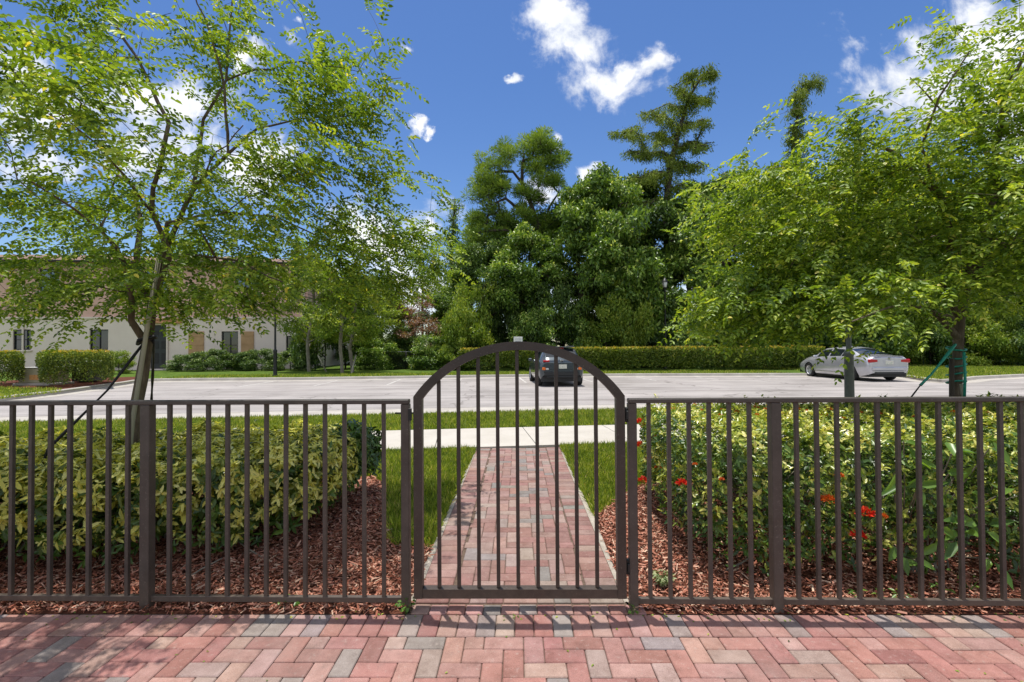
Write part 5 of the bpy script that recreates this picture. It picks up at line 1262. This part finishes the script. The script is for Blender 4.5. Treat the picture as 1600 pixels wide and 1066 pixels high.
wo_ = N(nt, 'ShaderNodeVectorMath', operation='ADD'); wo_.inputs[1].default_value = (-.065, -.065, 0); nt.links.new(UV, wo_.inputs[0]); nt.links.new(wo_.outputs[0], wv.inputs[2]); UVW = wv.outputs[0]
CL = [(848, 32, 62, 40, 0), (893, 75, 80, 42, -.6), (940, 122, 66, 38, -.3), (1020, 92, 24, 30, 0), (975, 112, 40, 18, .4), (870, 12, 30, 18, 0), (300, 165, 75, 48, 0), (225, 165, 60, 30, 0), (140, 155, 90, 45, 0), (40, 110, 70, 40, 0), (90, 190, 110, 50, 0), (250, 235, 150, 60, 0), (390, 260, 100, 50, 0), (60, 260, 90, 40, 0), (430, 245, 70, 30, 0),
 (455, 55, 14, 44, .5), (385, 90, 50, 20, .8), (655, 192, 20, 11, .4), (672, 198, 10, 8, 0), (795, 122, 16, 8, 0), (920, 266, 22, 15, 0), (868, 220, 12, 20, 0), (860, 240, 10, 8, 0), (637, 80, 16, 12, 0), (473, 26, 16, 14, 0), (620, 365, 90, 50, .2), (560, 350, 70, 34, 0), (670, 350, 30, 24, 0), (640, 450, 110, 40, 0), (700, 410, 40, 22, 0), (560, 450, 80, 40, 0), (1520, 110, 150, 75, .5), (1600, 60, 140, 90, 0), (1440, 145, 90, 46, 0), (1500, 60, 60, 50, .6), (1590, 150, 160, 70, 0), (960, 470, 120, 60, 0), (1120, 480, 120, 50, 0), (1300, 400, 150, 90, 0), (850, 300, 34, 18, 0)]
best = None
for (px, py, a, b, rot) in CL:
    d = ray(px, py); u, v = d.x/d.y, d.z/d.y
    mp = N(nt, 'ShaderNodeMapping', vector_type='TEXTURE'); mp.inputs['Location'].default_value = (u, v, 0); mp.inputs['Rotation'].default_value = (0, 0, rot); kk = 1.65 if 780 < px < 960 and a > 35 else (1.95 if px > 1400 else (1.5 if a > 30 else 1.25)); mp.inputs['Scale'].default_value = (a*kk/FPX, b*kk/FPX, 1)
    nt.links.new(UVW, mp.inputs[0]); ln = N(nt, 'ShaderNodeVectorMath', operation='LENGTH'); nt.links.new(mp.outputs[0], ln.inputs[0])
    amp = min(1, (a+b)/60+.25)
    f = mth('SUBTRACT', 1, ln.outputs['Value']); best = f if best is None else mth('MAXIMUM', best, f)
den = mth('ADD', best, mth('MULTIPLY', mth('SUBTRACT', nb.outputs[0],   .5), 2.9))
mr = N(nt, 'ShaderNodeMapRange', interpolation_type='SMOOTHSTEP', i_1=.20, i_2=1.0); nt.links.new(den, mr.inputs[0])
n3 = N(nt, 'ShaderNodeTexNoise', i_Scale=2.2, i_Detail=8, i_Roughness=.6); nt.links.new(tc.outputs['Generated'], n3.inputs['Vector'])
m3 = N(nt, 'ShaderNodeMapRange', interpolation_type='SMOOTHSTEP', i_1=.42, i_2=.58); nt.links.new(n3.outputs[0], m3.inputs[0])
# unseen clouds overhead and behind the camera, added to whiten the fill light
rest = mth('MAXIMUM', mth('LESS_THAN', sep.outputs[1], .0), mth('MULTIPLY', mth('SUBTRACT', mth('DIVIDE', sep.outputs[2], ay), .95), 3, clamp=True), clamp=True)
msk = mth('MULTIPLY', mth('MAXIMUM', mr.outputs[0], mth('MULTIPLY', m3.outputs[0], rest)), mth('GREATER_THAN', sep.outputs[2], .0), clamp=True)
hs = N(nt, 'ShaderNodeHueSaturation', i_Saturation=1.22, i_Value=1.2); hs.inputs['Hue'].default_value = .509; nt.links.new(sky.outputs[0], hs.inputs['Color'])
n2 = N(nt, 'ShaderNodeTexNoise', i_Scale=7, i_Detail=5, i_Roughness=.6); nt.links.new(UV, n2.inputs['Vector'])
ccol = ramp(nt, n2.outputs[0], [(.35, (7.0, 7.4, 8.1)), (.55, (9.6, 9.7, 9.9))])
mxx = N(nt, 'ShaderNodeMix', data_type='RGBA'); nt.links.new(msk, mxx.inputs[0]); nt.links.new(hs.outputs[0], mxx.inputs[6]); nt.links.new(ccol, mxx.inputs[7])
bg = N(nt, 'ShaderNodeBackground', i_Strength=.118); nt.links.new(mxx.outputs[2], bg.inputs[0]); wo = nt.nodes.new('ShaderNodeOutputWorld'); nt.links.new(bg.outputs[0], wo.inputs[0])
S.view_settings.view_transform = 'Standard'; S.view_settings.look = 'None'; S.view_settings.exposure = 0; S.view_settings.gamma = 1
S.cycles.max_bounces = 7; S.cycles.diffuse_bounces = 3; S.cycles.glossy_bounces = 3; S.cycles.transmission_bounces = 4; S.cycles.transparent_max_bounces = 6
